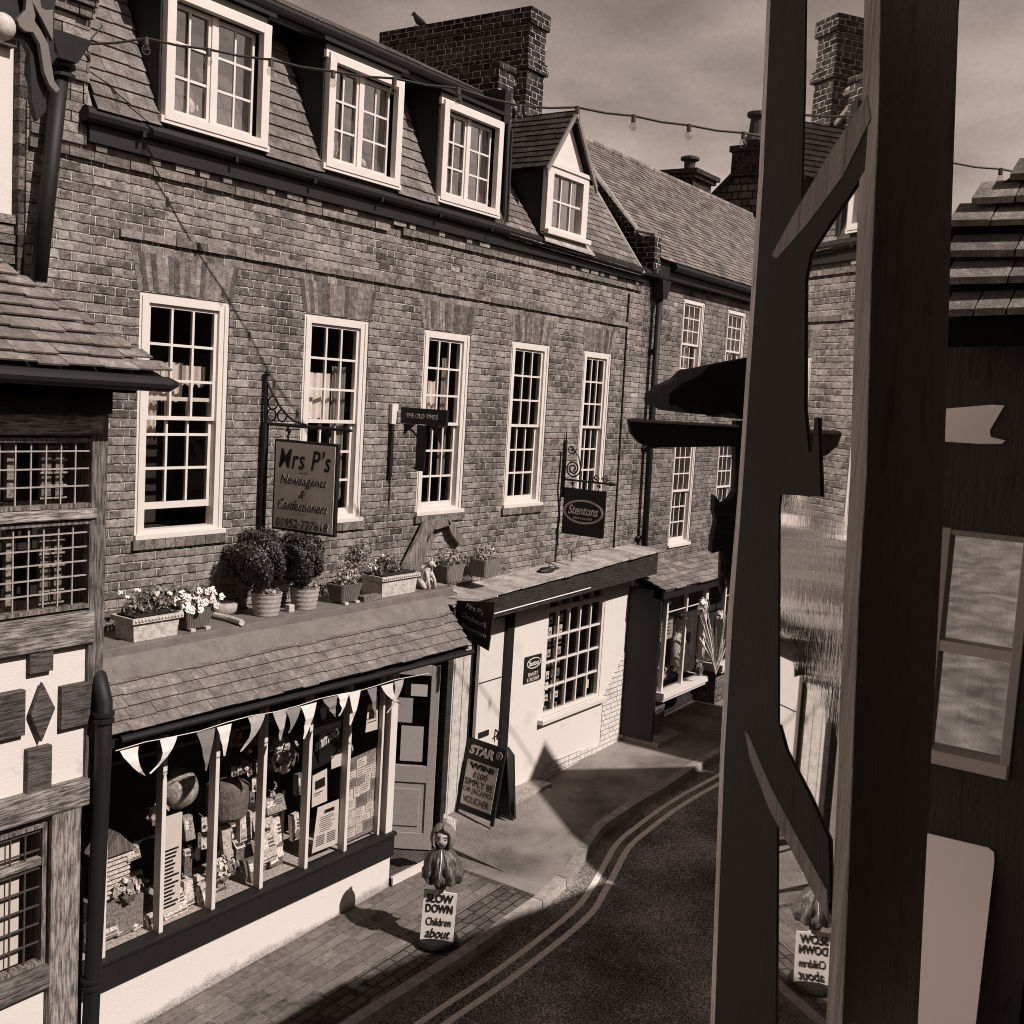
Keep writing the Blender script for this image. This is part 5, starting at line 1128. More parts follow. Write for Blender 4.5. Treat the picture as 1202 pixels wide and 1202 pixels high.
# seated stone animal
q = A((487, 688), 2, ZL); m = MB(); x, y = q.x, -.40
m.tube([(x, y+.08, ZL+.02), (x, y+.07, ZL+.10), (x, y+.02, ZL+.19), (x-.0, y-.02, ZL+.25)], [.07, .08, .055, .04], 12)
m.ball((x, y-.04, ZL+.28), .042, 12, sz=.9); m.tube([(x, y-.07, ZL+.275), (x, y-.10, ZL+.26)], [.022, .014], 8)
for s_ in (-1, 1):
    m.tube([(x+s_*.03, y-.0, ZL+.2), (x+s_*.055, y-.05, ZL+.1), (x+s_*.05, y-.07, ZL+.01)], [.025, .02, .018], 8); m.tube([(x+s_*.06, y+.08, ZL+.08), (x+s_*.10, y+.0, ZL+.06), (x+s_*.085, y-.04, ZL+.015)], [.045, .035, .02], 8); m.tube([(x+s_*.022, y-.03, ZL+.31), (x+s_*.03, y-.03, ZL+.35)], [.012, .003], 6)
m.build('stone_animal', 'trough', None, label='small pale stone animal figure seated beside the second trough', cat='statue', smooth=True)
# wooden arch frame
wa_ = thing('wooden_arch', 'weathered wooden arched frame leaning on the brick behind the ribbed pots', 'frame', A((480, 670), 1, -.08))
for pts, nm in (([(472, 668), (484, 672), (512, 618), (500, 612)], 'brace'), ([(484, 668), (492, 670), (512, 630), (506, 622)], 'brace'), ([(500, 612), (512, 622), (530, 616), (526, 608)], 'head'), ([(524, 608), (532, 612), (546, 634), (540, 640), (530, 626)], 'brace')):
    m = MB(); m.prism(pxpoly(pts, -.10), (0, .045, 0)); m.build(nm, 'drift', wa_, bevel=.004)
m = MB(); x0 = A((528, 688), 2, ZL).x
for k in range(9): m.obox((x0+k*.055, -.47, ZL+.01), (.03, .03, 0), (.08, .14, .02), (0, 0, .02), random.uniform(.6, 1.6))
m.build('shell_border', 'trough', None, label='ribbed broken tile fragments at the ledge corner by the fascia', cat='tile')

# ================================================================== HANGING SIGNS
S_R, S_U = (0, -1, 0), (0, 0, 1)
def scroll(mb, y, z, x, r0, turns, dirn=1, rad=.008, ph=0): mb.tube([Vector((x, y+r0*(1-u*.8)*math.cos(ph+dirn*u*turns*6.283), z+r0*(1-u*.8)*math.sin(ph+dirn*u*turns*6.283))) for u in np.linspace(0, 1, int(18*turns)+4)], rad, 6)
hs = thing('hanging_sign', 'grey hanging newsagent sign with telephone number on a wrought iron bracket', 'sign', (7.45, 0, 4.1))
m = MB(); m.box(7.43, 7.47, -.95, -.19, 4.10, 4.965); m.build('board', 'black', hs, bevel=.004)
m = MB(); m.box(7.424, 7.43, -.925, -.215, 4.125, 4.94); m.build('face', 'signgrey', hs)
xf = 7.42
def T(s, yc, zc, w_, h, mat, **k): return text(s, 'lettering', hs, (xf, yc, zc), S_R, S_U, w_, h, mat, **k)
T('Mrs P’s', -.57, 4.79, .62, .19, 'ink', bold=.010, shear=.22, spacing=1.12)
T('Newsagents', -.57, 4.575, .56, .12, 'signlet', shear=.35); T('&', -.56, 4.46, .07, .075, 'signlet', shear=.35); T('Confectioners', -.57, 4.35, .60, .10, 'signlet', shear=.35)
T('01952·727618', -.57, 4.175, .63, .085, 'signlet', shear=.15)
T('Newsagents', -.566, 4.578, .56, .12, 'ink', shear=.35, depth=.006, bold=-.004); T('&', -.556, 4.463, .07, .075, 'ink', shear=.35, depth=.006); T('Confectioners', -.566, 4.353, .60, .10, 'ink', shear=.35, depth=.006, bold=-.004); T('01952·727618', -.566, 4.178, .63, .085, 'ink', shear=.15, depth=.006)
m = MB(); m.box(7.425, 7.429, -.62, -.50, 4.66, 4.664); m.box(7.425, 7.429, -.62, -.50, 4.275, 4.279)
m.box(7.421, 7.425, -.62, -.50, 4.66, 4.664); m.box(7.421, 7.425, -.62, -.50, 4.275, 4.279); m.build('rule', 'ink', hs)
m = MB(); m.tube([(7.45, -.05, 4.0), (7.45, -.05, 5.1)], .034, 10); m.tube([(7.45, -.05, 5.1), (7.45, -.04, 5.56)], .018, 8); m.ball((7.45, -.05, 5.58), .03, 8)
m.tube([(7.45, .0, 5.10), (7.45, -1.06, 5.10)], .016, 8); m.tube([(7.45, -1.02, 5.10), (7.45, -1.10, 5.10)], [.03, .004], 8)
m.tube([(7.45, -.05, 5.50)]+[Vector((7.45, -.05-.50*u, 5.12+.38*(1-u)**2.2)) for u in np.linspace(.05, 1, 10)], .011, 6)
for (yy, zz, r_) in ((-.13, 5.30, .06), (-.12, 5.185, .055), (-.25, 5.185, .055)): m.tube([Vector((7.45, yy+r_*math.cos(a_), zz+r_*math.sin(a_))) for a_ in np.linspace(0, 6.283, 16)], .008, 6)
for yy in (-.34, -.82): m.tube([(7.45, yy, 5.09), (7.45, yy+.02, 5.06), (7.45, yy-.01, 5.03), (7.45, yy+.01, 5.0), (7.45, yy, 4.96)], .009, 6); scroll(m, yy, 5.04, 7.45, .03, 1)
m.build('bracket', 'black', hs)
hs.rotation_euler = (0, 0, R(5))
tm = thing('hanging_sign', 'small dark hanging board with pale capital lettering projecting before the third window', 'sign', (9.4, 0, 5.1))
m = MB(); m.box(9.385, 9.415, -.74, -.10, 5.135, 5.31); m.build('board', 'black', tm, bevel=.003); text('THE OLD TIMES', 'lettering', tm, (9.38, -.40, 5.225), S_R, S_U, .44, .05, 'signlet')
m = MB(); m.box(9.31, 9.35, -.05, -.01, 4.53, 5.12); m.box(9.385, 9.41, -.46, -.34, 4.64, 5.13); m.prism([(9.40, -.54, 4.67), (9.40, -.28, 4.67), (9.40, -.34, 4.63), (9.40, -.46, 4.63)], (.01, 0, 0))
m.tube([(9.4, -.36, 4.98), (9.4, -.28, 5.05), (9.4, -.14, 5.12)], .012, 5); m.prism([(9.4, -.14, 5.13), (9.4, -.14, 5.0), (9.4, -.20, 5.06), (9.4, -.3, 5.13)], (.01, 0, 0)); m.prism([(9.4, -.66, 5.13), (9.4, -.66, 4.93), (9.4, -.6, 5.03), (9.4, -.5, 5.13)], (.01, 0, 0)); m.build('bracket', 'black', tm)
m = MB(); m.box(9.30, 9.40, -.05, -.01, 5.12, 5.34, 1); m.build('wall_plate', 'white', tm)
bs2 = thing('hanging_sign', 'black square hanging bakery sign with an oval white badge on a scrolled bracket', 'sign', (13.0, 0, 3.6))
xs_ = 13.0
def PX(p): return A(p, 0, xs_)
cn = [PX(p) for p in ((663, 572), (712, 577), (708, 632), (660, 626))]; print('stentons', cn)
ya, yb = cn[0].y, cn[1].y; za, zb = (cn[2].z+cn[3].z)/2, (cn[0].z+cn[1].z)/2
m = MB(); m.box(xs_-.015, xs_+.015, yb, ya, za, zb); m.build('board', 'black', bs2, bevel=.003)
oc = Vector((xs_-.02, (ya+yb)/2, (za+zb)/2+.01)); hw = abs(ya-yb)/2
m = MB(); oval(m, oc, S_R, S_U, hw*.95, hw*.50, .012); oval(m, oc, S_R, S_U, hw*.88, hw*.44, .006); m.build('oval_border', 'signlet', bs2)
text('Stentons', 'lettering', bs2, oc+Vector((-.003, 0, .02)), S_R, S_U, hw*1.45, .13, 'paper', shear=.3, bold=.015); text('BAKERY & CAKE SHOP', 'lettering', bs2, oc+Vector((-.003, 0, -.09)), S_R, S_U, hw*.9, .03, 'signlet')
m = MB(); pb_ = PX((657, 562)); pe = PX((716, 569)); pt = PX((660, 512)); yw = -.03
m.tube([(xs_, yw, pb_.z-.25), (xs_, yw, pt.z-.05)], .022, 8); m.tube([(xs_, yw, pt.z-.05), (xs_, yw, pt.z+.12)], [.012, .003], 6); m.tube([(xs_, 0, pb_.z+.0), (xs_, pe.y-.02, pb_.z+.0)], .014, 8); m.tube([(xs_, pe.y-.0, pb_.z), (xs_, pe.y-.12, pb_.z)], [.035, .003], 6)
scroll(m, yw-.14, pb_.z+.16, xs_, .12, 2.2, 1, .010, 3.1); scroll(m, yw-.10, pb_.z+.42, xs_, .07, 1.4, 1, .008, 3.1); m.tube([(xs_, yw-.08, pb_.z+.46), (xs_, yw-.22, pb_.z+.33), (xs_, yw-.26, pb_.z+.16), (xs_, yw-.25, pb_.z+.02)], .008, 6)
scroll(m, pe.y+.22, pb_.z+.06, xs_, .06, 1.5, -1, .008); scroll(m, pe.y+.08, pb_.z+.05, xs_, .05, 1.5, 1, .008); 
for yy in (ya-.12, yb+.12): m.tube([(xs_, yy, pb_.z-.01), (xs_, yy, zb)], .008, 6); scroll(m, yy, (pb_.z+zb)/2, xs_, .025, 1)
m.build('bracket', 'black', bs2)
cs2 = thing('hanging_sign', 'dark tilted hanging shop sign with faint script under the end of the canopy', 'sign', (10, -.5, 2.6))
cn = [A(p, 0, 10.0) for p in ((536, 705), (581, 707), (573, 764), (534, 741))]
m = MB(); m.prism(cn, (.02, 0, 0)); m.build('board', 'blackwood2', cs2)
cc_ = sum(cn, Vector())/4
for s, dz, w_ in (('Mrs P’s', .14, .26), ('Clockwork', .02, .36), ('Emporium', -.11, .36)): text(s, 'lettering', cs2, cc_+Vector((-.006, -.01, dz)), (0, -1, -.22), S_U, w_, .06, 'signgrey', shear=.35)
m = MB(); m.tube([A((524, 715), 0, 10.02), A((584, 700), 0, 10.02)], .009, 6); m.build('arm', 'signlet', cs2)

# ================================================================== GROUND
def gp(x, y, dz=0): return (x, y, gz(x)+dz)
KP = [(-12, -1.2), (6.0, -1.25), (6.5, -1.45), (7.19, -1.97), (8.5, -2.03), (10.0, -2.02), (10.7, -1.92), (11.33, -1.74), (12.05, -1.55), (12.9, -1.54), (13.8, -1.58), (14.76, -1.56), (15.9, -1.60), (20, -2.0), (30, -3.5), (60, -9)]
KP[0] = (-12, -1.9); KP[1] = (5.5, -1.95); KP[2] = (6.4, -1.97)
m = MB()
xs = [-150, -15]+[x for x in range(-12, 60, 3)]+[60, 400]
for i in range(len(xs)-1): m.face([gp(xs[i], -150, -.10), gp(xs[i+1], -150, -.10), gp(xs[i+1], 200, -.10), gp(xs[i], 200, -.10)])
m.build('road', 'asphalt', kind='structure')
def strip(mb, xa, xb, ya, yb, dz=0, n=None, t=1.0):     # pavement between functions ya(x) and yb(x)
    n = n or max(2, int((xb-xa)/.25))
    for i in range(n):
        x0, x1 = xa+(xb-xa)*i/n, xa+(xb-xa)*(i+1)/n
        mb.face([gp(x0, ya(x0), dz), gp(x1, ya(x1), dz), gp(x1, yb(x1), dz), gp(x0, yb(x0), dz)], t)
def ky(x):
    for (a, b), (c, d) in zip(KP, KP[1:]):
        if a <= x <= c:
            u = (x-a)/(c-a); return b+(d-b)*u
    return KP[-1][1]
KW = .14
m = MB(); strip(m, -12, 9.95, lambda x: ky(x)+KW+.42, lambda x: .6); m.build('paved_footway', 'paver', kind='structure')
m = MB(); strip(m, -12, 9.95, lambda x: ky(x)+KW, lambda x: ky(x)+KW+.42, 0); m.build('brick_margin', 'setts', kind='structure')
m = MB(); strip(m, 9.95, 40, lambda x: ky(x)+KW, lambda x: .6); m.build('footway', 'pave', kind='structure')
m = MB()
x = -12.0
while x < 30:
    L_ = random.uniform(.55, .95); x1 = x+L_-.012; n = 4; hg = .0
    for i in range(n):
        a_, b_ = x+(x1-x)*i/n, x+(x1-x)*(i+1)/n
        p = [gp(a_, ky(a_), -.101), gp(b_, ky(b_), -.101), gp(b_, ky(b_)+KW-.004, -.101), gp(a_, ky(a_)+KW-.004, -.101)]; q = [(v[0], v[1], v[2]+.108) for v in p]
        q[0] = (q[0][0], q[0][1]+.012, q[0][2]); q[1] = (q[1][0], q[1][1]+.012, q[1][2])
        if i == 0: t = random.uniform(.75, 1.2)
        m.idx(list(p)+q, [(4, 5, 6, 7), (0, 1, 5, 4), (2, 3, 7, 6), (1, 2, 6, 5), (3, 0, 4, 7)], t)
    x += L_
m.build('kerb', 'kerb', kind='structure')
def yline(mb, pts, w_, dz):
    # smooth the surveyed points
    P = [Vector(gp(x, y, dz)) for x, y in pts]; out = []
    for i in range(len(P)-1):
        p0 = P[max(0, i-1)]; p1, p2 = P[i], P[i+1]; p3 = P[min(len(P)-1, i+2)]
        for k in range(6):
            u = k/6; out.append(.5*((2*p1)+(p2-p0)*u+(2*p0-5*p1+4*p2-p3)*u*u+(3*p1-p0-3*p2+p3)*u**3))
    out.append(P[-1])
    L_ = []; Rr = []
    for i, p in enumerate(out):
        d = (out[min(i+1, len(out)-1)]-out[max(0, i-1)]).normalized(); s_ = Vector((-d.y, d.x, 0)); L_.append(p+s_*w_/2); Rr.append(p-s_*w_/2)
    for i in range(len(out)-1): mb.face([Rr[i], Rr[i+1], L_[i+1], L_[i]])
IN = [(-12, -2.2), (5, -2.24), (7.46, -2.28), (8.62, -2.33), (10.03, -2.3), (10.7, -2.17), (11.22, -2.02), (11.9, -1.83), (12.51, -1.78), (13.58, -1.76), (15.12, -1.87), (20, -2.3), (30, -3.8)]
m = MB(); yline(m, IN, .07, -.096); m.build('yellow_line', 'yellow', kind='structure')
m = MB(); yline(m, [(x, y-(.19 if x < 10.5 else .17)) for x, y in IN], .075, -.096); m.build('yellow_line', 'yellow', kind='structure')
m = MB(); strip(m, 9.90, 9.96, lambda x: ky(x)+KW, lambda x: -.5, .003, 1); m.build('joint', 'oakdk', kind='structure')
m = MB(); m.face([gp(-12, -7.0, 0), gp(30, -7.0, 0), gp(30, -9.5, 0), gp(-12, -9.5, 0)][::-1]); m.build('near_footway', 'pave', kind='structure')
m = MB(); m.prism([gp(-12, -6.86, -.1), gp(30, -6.86, -.1), gp(30, -6.86, .0), gp(-12, -6.86, .0)], (0, -.14, 0)); m.build('near_kerb', 'kerb', kind='structure')

m = MB(); m.prism([gp(10.2, -1.3, .003), gp(10.2, .5, .15), gp(10.2, .5, -.1), gp(10.2, -1.3, -.1)], (2.3, 0, 2.3*.038)); m.build('door_ramp', 'pave', kind='structure')
# ================================================================== A-BOARD
ab = thing('a_board', 'black A-frame pavement sign with a pale handwritten voucher poster by the shop doorway', 'pavement sign', (10.9, -.5, .1))
# two faces hinged at the top, aligned to the measured corners
zb_ = gz(10.9)
FL = Vector((10.42, -.62, 0)); FR = Vector((10.62, -1.12, 0)); 
zb_ = gz(10.9)+.10; fl = A((533, 953), 2, zb_); fr_ = A((578, 971), 2, zb_); print('aboard', fl, fr_)
hr = (fr_-fl); hr.z = 0; W_ = hr.length; hr.normalize(); back = Vector((-hr.y, hr.x, 0)); 
if back.x < 0: back = -back
fr_ = fl+(fr_-fl)+Vector((.26, .07, 0)); H_ = .95; lean = .17
top = lambda u, v, d=0: fl+hr*(u*W_)+back*(lean*v)+Vector((0, 0, H_*v))-back*d
m = MB()
def panel(mb, u0, u1, v0, v1, d0, th, t=1.0): mb.prism([top(u0, v0, d0), top(u1, v0, d0), top(u1, v1, d0), top(u0, v1, d0)], back*th, t)
panel(m, 0, 1, .06, 1, .0, .03); panel(m, 0, .07, 0, .06, 0, .03); panel(m, .93, 1, 0, .06, 0, .03)
# rear leaf
bt_ = lambda u, v: fl+hr*(u*W_)+back*(lean*2-lean*v)+Vector((0, 0, H_*v)); m.prism([bt_(0, .04), bt_(1, .04), bt_(1, 1), bt_(0, 1)], back*.02); m.build('frame', 'black', ab, bevel=.004)
nrm = hr.cross(top(0, 1)-top(0, 0)).normalized(); 
if nrm.dot(CAM-fl) < 0: nrm = -nrm
m = MB(); panel(m, .10, .90, .14, .74, .004, .004); m.build('poster', 'posterpaper', ab)
U = (top(0, 1)-top(0, 0)).normalized(); Rv = hr if hr.cross(U).dot(CAM-fl) > 0 else -hr
def AT(s, u, v, w_, h, mat='ink', **k): text(s, 'lettering', ab, top(u, v, .012), Rv, U, w_, h, mat, **k)
AT('STAR', .44, .875, W_*.62, .12, 'signlet', shear=.2, bold=.05)
AT('WIN!', .5, .675, W_*.62, .075, bold=.05); AT('£100', .5, .565, W_*.36, .075, bold=.0); AT('SIMPLY BE', .5, .455, W_*.72, .085, bold=.0); AT('OR JACAMO', .5, .345, W_*.74, .085, bold=.0); AT('VOUCHER', .5, .23, W_*.66, .085, bold=.0)
m = MB(); oc = top(.885, .9, .014); oval(m, oc, Rv, U, .05, .05, .005); oval(m, oc, Rv, U, .036, .036, .004); m.prism([oc+Rv*u_+U*v_ for u_, v_ in ((-.012, -.02), (.014, -.012), (.012, .022), (-.016, .014))], (0, 0, .002)); m.build('badge', 'signlet', ab)
m = MB(); m.tube([top(.12, .72, .006), top(.60, .46, .006)], .002, 4); m.tube([top(.88, .70, .006), top(.42, .5, .006)], .002, 4); m.tube([top(.10, .14, .01), top(.90, .14, .01), top(.90, .74, .01), top(.10, .74, .01), top(.10, .14, .01)], .006, 4); m.build('scribbled_cross', 'ink', ab)
# second dark A-board tucked behind
m = MB(); m.prism([fl+hr*W_*1.02+back*.40+Vector((0, 0, .0)), fl+hr*W_*.6+back*.62, fl+hr*W_*.6+back*.5+Vector((0, 0, .85)), fl+hr*W_*1.02+back*.30+Vector((0, 0, .85))], back*.03)
m.build('low_board', 'black', None, label='dark folded pavement board tucked behind the pale voucher board', cat='pavement sign')

# ================================================================== CHILD FIGURE SIGN
cx, cy = 8.50, -1.66; g0 = gz(cx)
cf = thing('child_figure_sign', 'child-shaped road safety figure in hooded cape on a post above a SLOW DOWN board', 'sign', (cx, cy, g0))
# directions: the board faces back down the street towards the viewer's side
rv = Vector((.50, -.866, 0)); fwv = Vector((-.866, -.50, 0))
def CP(u, z, d=0): return Vector((cx, cy, g0+z))+rv*u+fwv*d
m = MB(); m.lathe((cx, cy, g0), [(.19, 0), (.22, .03), (.20, .07), (.12, .09)], 20); m.build('base', 'black', cf)
m = MB(); m.prism([CP(-.165, .06, .10), CP(.165, .04, .10), CP(.175, .55, .05), CP(-.155, .57, .05)], -fwv*.02); m.build('board', 'paper', cf)
m = MB(); m.tube([CP(0, .06), CP(0, .72)], .055, 12); m.build('post', 'offwhite', cf, smooth=True)
Ub = (CP(0, .56, .05)-CP(0, .05, .10)).normalized()
def CT(s, z, w_, h, **k): 
    v = (z-.05)/.51; text(s, 'lettering', cf, CP(.01, z, .10-.05*v+.004), rv, Ub, w_, h, 'ink', **k)
CT('SLOW', .495, .27, .085, bold=.025); CT('DOWN', .395, .27, .085, bold=.025); CT('Children', .265, .25, .08, bold=.005); CT('about', .15, .25, .095, bold=.015, shear=.25)
# cape: draped folds, one continuous surface
m = MB(); base_ = [(.13, .655), (.165, .69), (.17, .76), (.155, .84), (.135, .91), (.10, .965), (.055, 1.0), (.04, 1.03)]; prof = []
for k in range(len(base_)-1):
    for u in (0, .25, .5, .75): prof.append((base_[k][0]+(base_[k+1][0]-base_[k][0])*u, base_[k][1]+(base_[k+1][1]-base_[k][1])*u))
prof.append(base_[-1])
def crump(a_, i):
    f_ = 1-i/len(prof); w_ = .16*math.sin(a_*9+i*.09+.6*math.sin(i*.5+a_*2))+.08*math.sin(a_*19+2*math.sin(i*.35))+.045*math.sin(a_*31+i*.8)+.05*math.sin(i*.9+a_*4)
    return 1+w_*f_+.26*max(0, math.cos(a_+1.05))*f_
m.lathe((cx, cy, g0), prof, 120, wob=crump)
m.build('cape', 'cape', cf, smooth=True)
m = MB(); m.lathe((cx, cy, g0), [(.05, .58), (.075, .62), (.08, .70)], 14); m.build('torso', 'black', cf)
hc = CP(0.0, 1.10, .0)
def hp(u, z, d): return hc+rv*u+fwv*d+Vector((0, 0, z))
# head: one mesh, deformed sphere with brow, nose, cheeks, chin
m = MB(); n, k2 = 24, 20; pts = []
for i in range(k2+1):
    ph_ = math.pi*i/k2; 
    for j in range(n):
        th_ = 2*math.pi*j/n; X = math.sin(ph_)*math.sin(th_); Yd = math.sin(ph_)*math.cos(th_); Z = -math.cos(ph_)
        u, z, d = X*.088, Z*.108, Yd*.088
        if Z < -.2: u *= 1+.35*(Z+.2)
        g = lambda a_, b_, s_: math.exp(-(((u-a_)**2+(z-b_)**2)/s_**2))
        if Yd > 0:
            d += .013*g(0, -.018, .012)+.005*g(0, .0, .012)+.006*g(.038, -.03, .02)+.006*g(-.038, -.03, .02)+.006*g(0, -.052, .014)+.007*g(0, -.085, .016)-.009*g(.030, .008, .013)-.009*g(-.030, .008, .013)
        pts.append(hp(u, z, d))
m.idx(pts, [(i*n+j, i*n+(j+1) % n, (i+1)*n+(j+1) % n, (i+1)*n+j) for i in range(k2) for j in range(n)]); m.build('head', 'skin', cf, smooth=True)
m = MB()
for s_ in (-1, 1): m.ball(hp(s_*.031, .006, .070), .0155, 10, sz=.62); m.tube([hp(s_*.052, .024, .070), hp(s_*.032, .034, .080), hp(s_*.014, .028, .085)], .0045, 5)
m.tube([hp(-.022, -.050, .078), hp(0, -.056, .086), hp(.022, -.050, .078)], .0055, 6); m.build('eyes_and_mouth', 'ink', cf)
# hood: thick knitted shell open to the front
m = MB(); pts = []; n, k2 = 30, 24; fs = []
for lay_, sc_ in ((0, 1.28), (1, 1.10)):
    for i in range(k2+1):
        el = math.pi*(i/k2)
        for j in range(n+1):
            Z = -math.cos(el); hw_ = math.radians(44)*max(0.02, min(1, (.80-Z)/.30))*max(0.02, min(1, (.95+Z)/.15)); th_ = hw_+(2*math.pi-2*hw_)*j/n; X = math.sin(el)*math.sin(th_); Yd = math.sin(el)*math.cos(th_)
            rr_ = sc_*(1+.02*math.sin(th_*14)*math.sin(el*12)); pts.append(hp(X*.100*rr_, Z*.112*rr_+.006, Yd*.10*rr_))
N1 = (k2+1)*(n+1)
for lay_ in (0, 1):
    for i in range(k2):
        for j in range(n): a_ = lay_*N1+i*(n+1)+j; fs.append((a_, a_+1, a_+n+2, a_+n+1))
for i in range(k2):
    for j in (0, n): a_ = i*(n+1)+j; fs.append((a_, a_+n+1, N1+a_+n+1, N1+a_))
m.idx(pts, fs); m.tube([hp(0, .13, -.03), hp(-.005, .155, -.05), hp(.01, .165, -.07)], [.04, .025, .01], 8); m.build('hood', 'wicker', cf, smooth=True)
m = MB(); m.tube([hp(0, -.11, .085), CP(.01, .9, .145), CP(0, .7, .185)], .006, 5); m.build('zip', 'signlet', cf)
m = MB(); m.prism([A(p, 1, -.95) for p in ((521, 955), (536, 962), (534, 984), (520, 980))], (0, .02, 0), 1.0); m.build('wall_notice', 'goods', None, label='small printed card board standing low behind the hooded figure', cat='notice')

# ================================================================== FESTOON LIGHTS
fs_ = thing('string_lights', 'festoon cable of clear bulbs strung across the street from the long brick house', 'string lights', (5.4, -.1, 8))
W0 = Vector((5.39, -.1, 8.0)); st_ = Vector((.345, -.368, 0))
def fpt(k): return W0+st_*k+Vector((0, 0, -.032*k+.0001*k*k))
obs_ = [(100, 52), (172, 45), (245, 58), (318, 70), (391, 84), (463, 92), (538, 104), (610, 124), (678, 126), (744, 136), (809, 147), (873, 156)]
m = MB(); pth = []
for k in range(0, 12):
    b_ = fpt(k); d = ray(*obs_[k]); t_ = ((b_-CAM).dot(Vector((d.x, d.y, 0)).normalized()))/Vector((d.x, d.y, 0)).length; q = CAM+d*t_; pth.append(q)
for k in range(12, 24): pth.append(pth[-1]+(pth[11]-pth[8])/3+Vector((0, 0, .002*(k-11))))
pts = []
for i in range(len(pth)-1):
    for s_ in (0, .5): pts.append(pth[i].lerp(pth[i+1], s_)-Vector((0, 0, .012 if s_ else 0)))
pts.append(pth[-1]); m.tube(pts, .010, 6); m.build('cable', 'cablemid', fs_)
for k in range(1, 20):
    p = pth[k]; m = MB(); m.tube([p+Vector((0, 0, .008)), p-Vector((0, 0, .05))], .020, 8); hb = m.build('lamp_holder', 'cablemid', fs_)
    m = MB(); m.lathe(p-Vector((0, 0, .125)), [(.002, 0), (.018, .006), (.031, .028), (.032, .042), (.022, .066), (.014, .082)], 12); m.build('bulb', 'bulb', hb, smooth=True)

# ================================================================== NEAR SIDE OF THE STREET (out of frame: it throws the shade)
def row(name, lab, pts, mat='brick2'):
    t = thing(name, lab, 'building', (pts[0][0], -9.5, 0)); m = MB(); m.prism([(x, -9.5, z+(1.104 if z > 2 else 0)) for x, z in pts], (0, -3.0, 0)); m.build('wall', mat, t); return t
row('near_house', 'plain brick house on the near side of the street behind the viewpoint', [(-14, -.5), (7.9, -.3), (7.9, 6.31), (-14, 6.31)])
nh0 = [o for o in bpy.data.objects if o.name == 'near_house'][0]
m = MB(); m.prism([(-3.5, -9.52, 7.2), (2.7, -9.52, 7.2), (2.7, -9.52, 8.4), (-.4, -9.52, 9.8), (-3.5, -9.52, 8.4)], (0, -2.9, 0)); m.build('shade_gable', 'brick2', nh0)  # unseen gable added to shade the near post
row('near_house', 'lower brick house with a sloping parapet on the near side right of the viewpoint', [(7.92, -.3), (11.35, -.1), (11.35, 5.60), (7.92, 6.25)])
row('near_gabled_house', 'steep gabled house on the near side facing the white shopfront', [(11.37, 0), (15.5, 0), (15.4, 6.3), (13.40, 8.28), (11.37, 5.62)])
row('near_house', 'taller brick house on the near side facing the bay shop', [(15.52, 0), (18.3, 0), (18.3, 7.9), (15.52, 7.9)])
row('near_house', 'brick house on the near side furthest along the street', [(18.32, 0), (34, 0), (34, 7.25), (18.32, 7.25)])

# ================================================================== WINDOW WE LOOK FROM: casement, pane, posts
B_ = R(27.88); dC = Vector((math.cos(B_), math.sin(B_), 0)); nC_ = Vector((math.sin(B_), -math.cos(B_), 0)); pOff = .20
def onpane(p):
    d = ray(*p); t_ = pOff/d.dot(nC_); return CAM+d*t_
ca = thing('open_casement', 'open window casement at the right with an old pane reflecting the brick street', 'window', (1.4, -7.45, 4.3))
m = MB(); P4 = [onpane(p) for p in ((922, -60), (1026, -60), (1023, 120), (1012, 330), (1007, 560), (999, 700), (992, 900), (985, 1080), (978, 1250), (868, 1250))]; m.face(P4)
m.build('pane', 'mirror', ca)
def cut(name, parent, pts, depth, th, mat, t=1.0, bevel=.004, tilt=0):      # a board standing across the view at its own distance, with real thickness
    q = [Dp(p, depth) for p in pts]; m = MB(); m.prism(q, Vector((fw.x, fw.y, 0)).normalized()*th, t); return m.build(name, mat, parent, bevel=bevel)
def onp(name, pts, off, th, mat, t=1.0):                                      # timber planted on the face of the casement
    q = []
    for p in pts: d = ray(*p); q.append(CAM+d*((pOff-off)/d.dot(nC_)))
    m = MB(); m.prism(q, nC_*th, t); return m.build(name, mat, ca)
onp('stile', [(905, -60), (946, -60), (944, 100), (940, 250), (936, 330), (925, 480), (914, 600), (913, 850), (910, 1250), (833, 1250), (847, 890), (857, 700), (868, 580), (880, 400), (893, 200)], .0015, .0012, 'postwood')
onp('worn_lit_edge', [(903, -60), (907, -60), (896, 200), (883, 400), (871, 580), (860, 720), (850, 890), (837, 1250), (832, 1250), (845, 890), (854, 720), (866, 580), (878, 400), (891, 200)], .0022, .0006, 'lit_postedge', 1.7)  # pale strip paints the lit sliver along the stile's worn edge
onp('inner_edge', [(1016, -60), (1034, -60), (1031, 120), (1022, 330), (1016, 560), (1007, 700), (1000, 900), (993, 1080), (986, 1250), (967, 1250), (976, 1080), (984, 900), (990, 700), (998, 560), (1004, 330), (1012, 120)], .0020, .0010, 'lit_postedge', .9)  # pale strip paints light caught by this worn edge
fp = thing('window_post', 'thick dark oak window post in front of the right edge of the view', 'post', Dp((1060, 1100), 1.3))
cut('post', fp, [(1030, -80), (1135, -80), (1127, 10), (1118, 270), (1108, 620), (1090, 980), (1076, 1260), (976, 1260), (989, 1000), (1007, 600), (1014, 300)], 1.32, .12, 'postwood2')
cut('worn_lit_edge', fp, [(1019, -80), (1034, -80), (1026, 120), (1030, 180), (1020, 350), (1015, 560), (1003, 700), (996, 900), (990, 1100), (984, 1260), (970, 1260), (977, 1080), (985, 900), (991, 700), (1000, 560), (1005, 330), (1014, 180)], 1.30, .012, 'lit_postedge', .8, 0)  # pale strip paints light on the post's worn edge
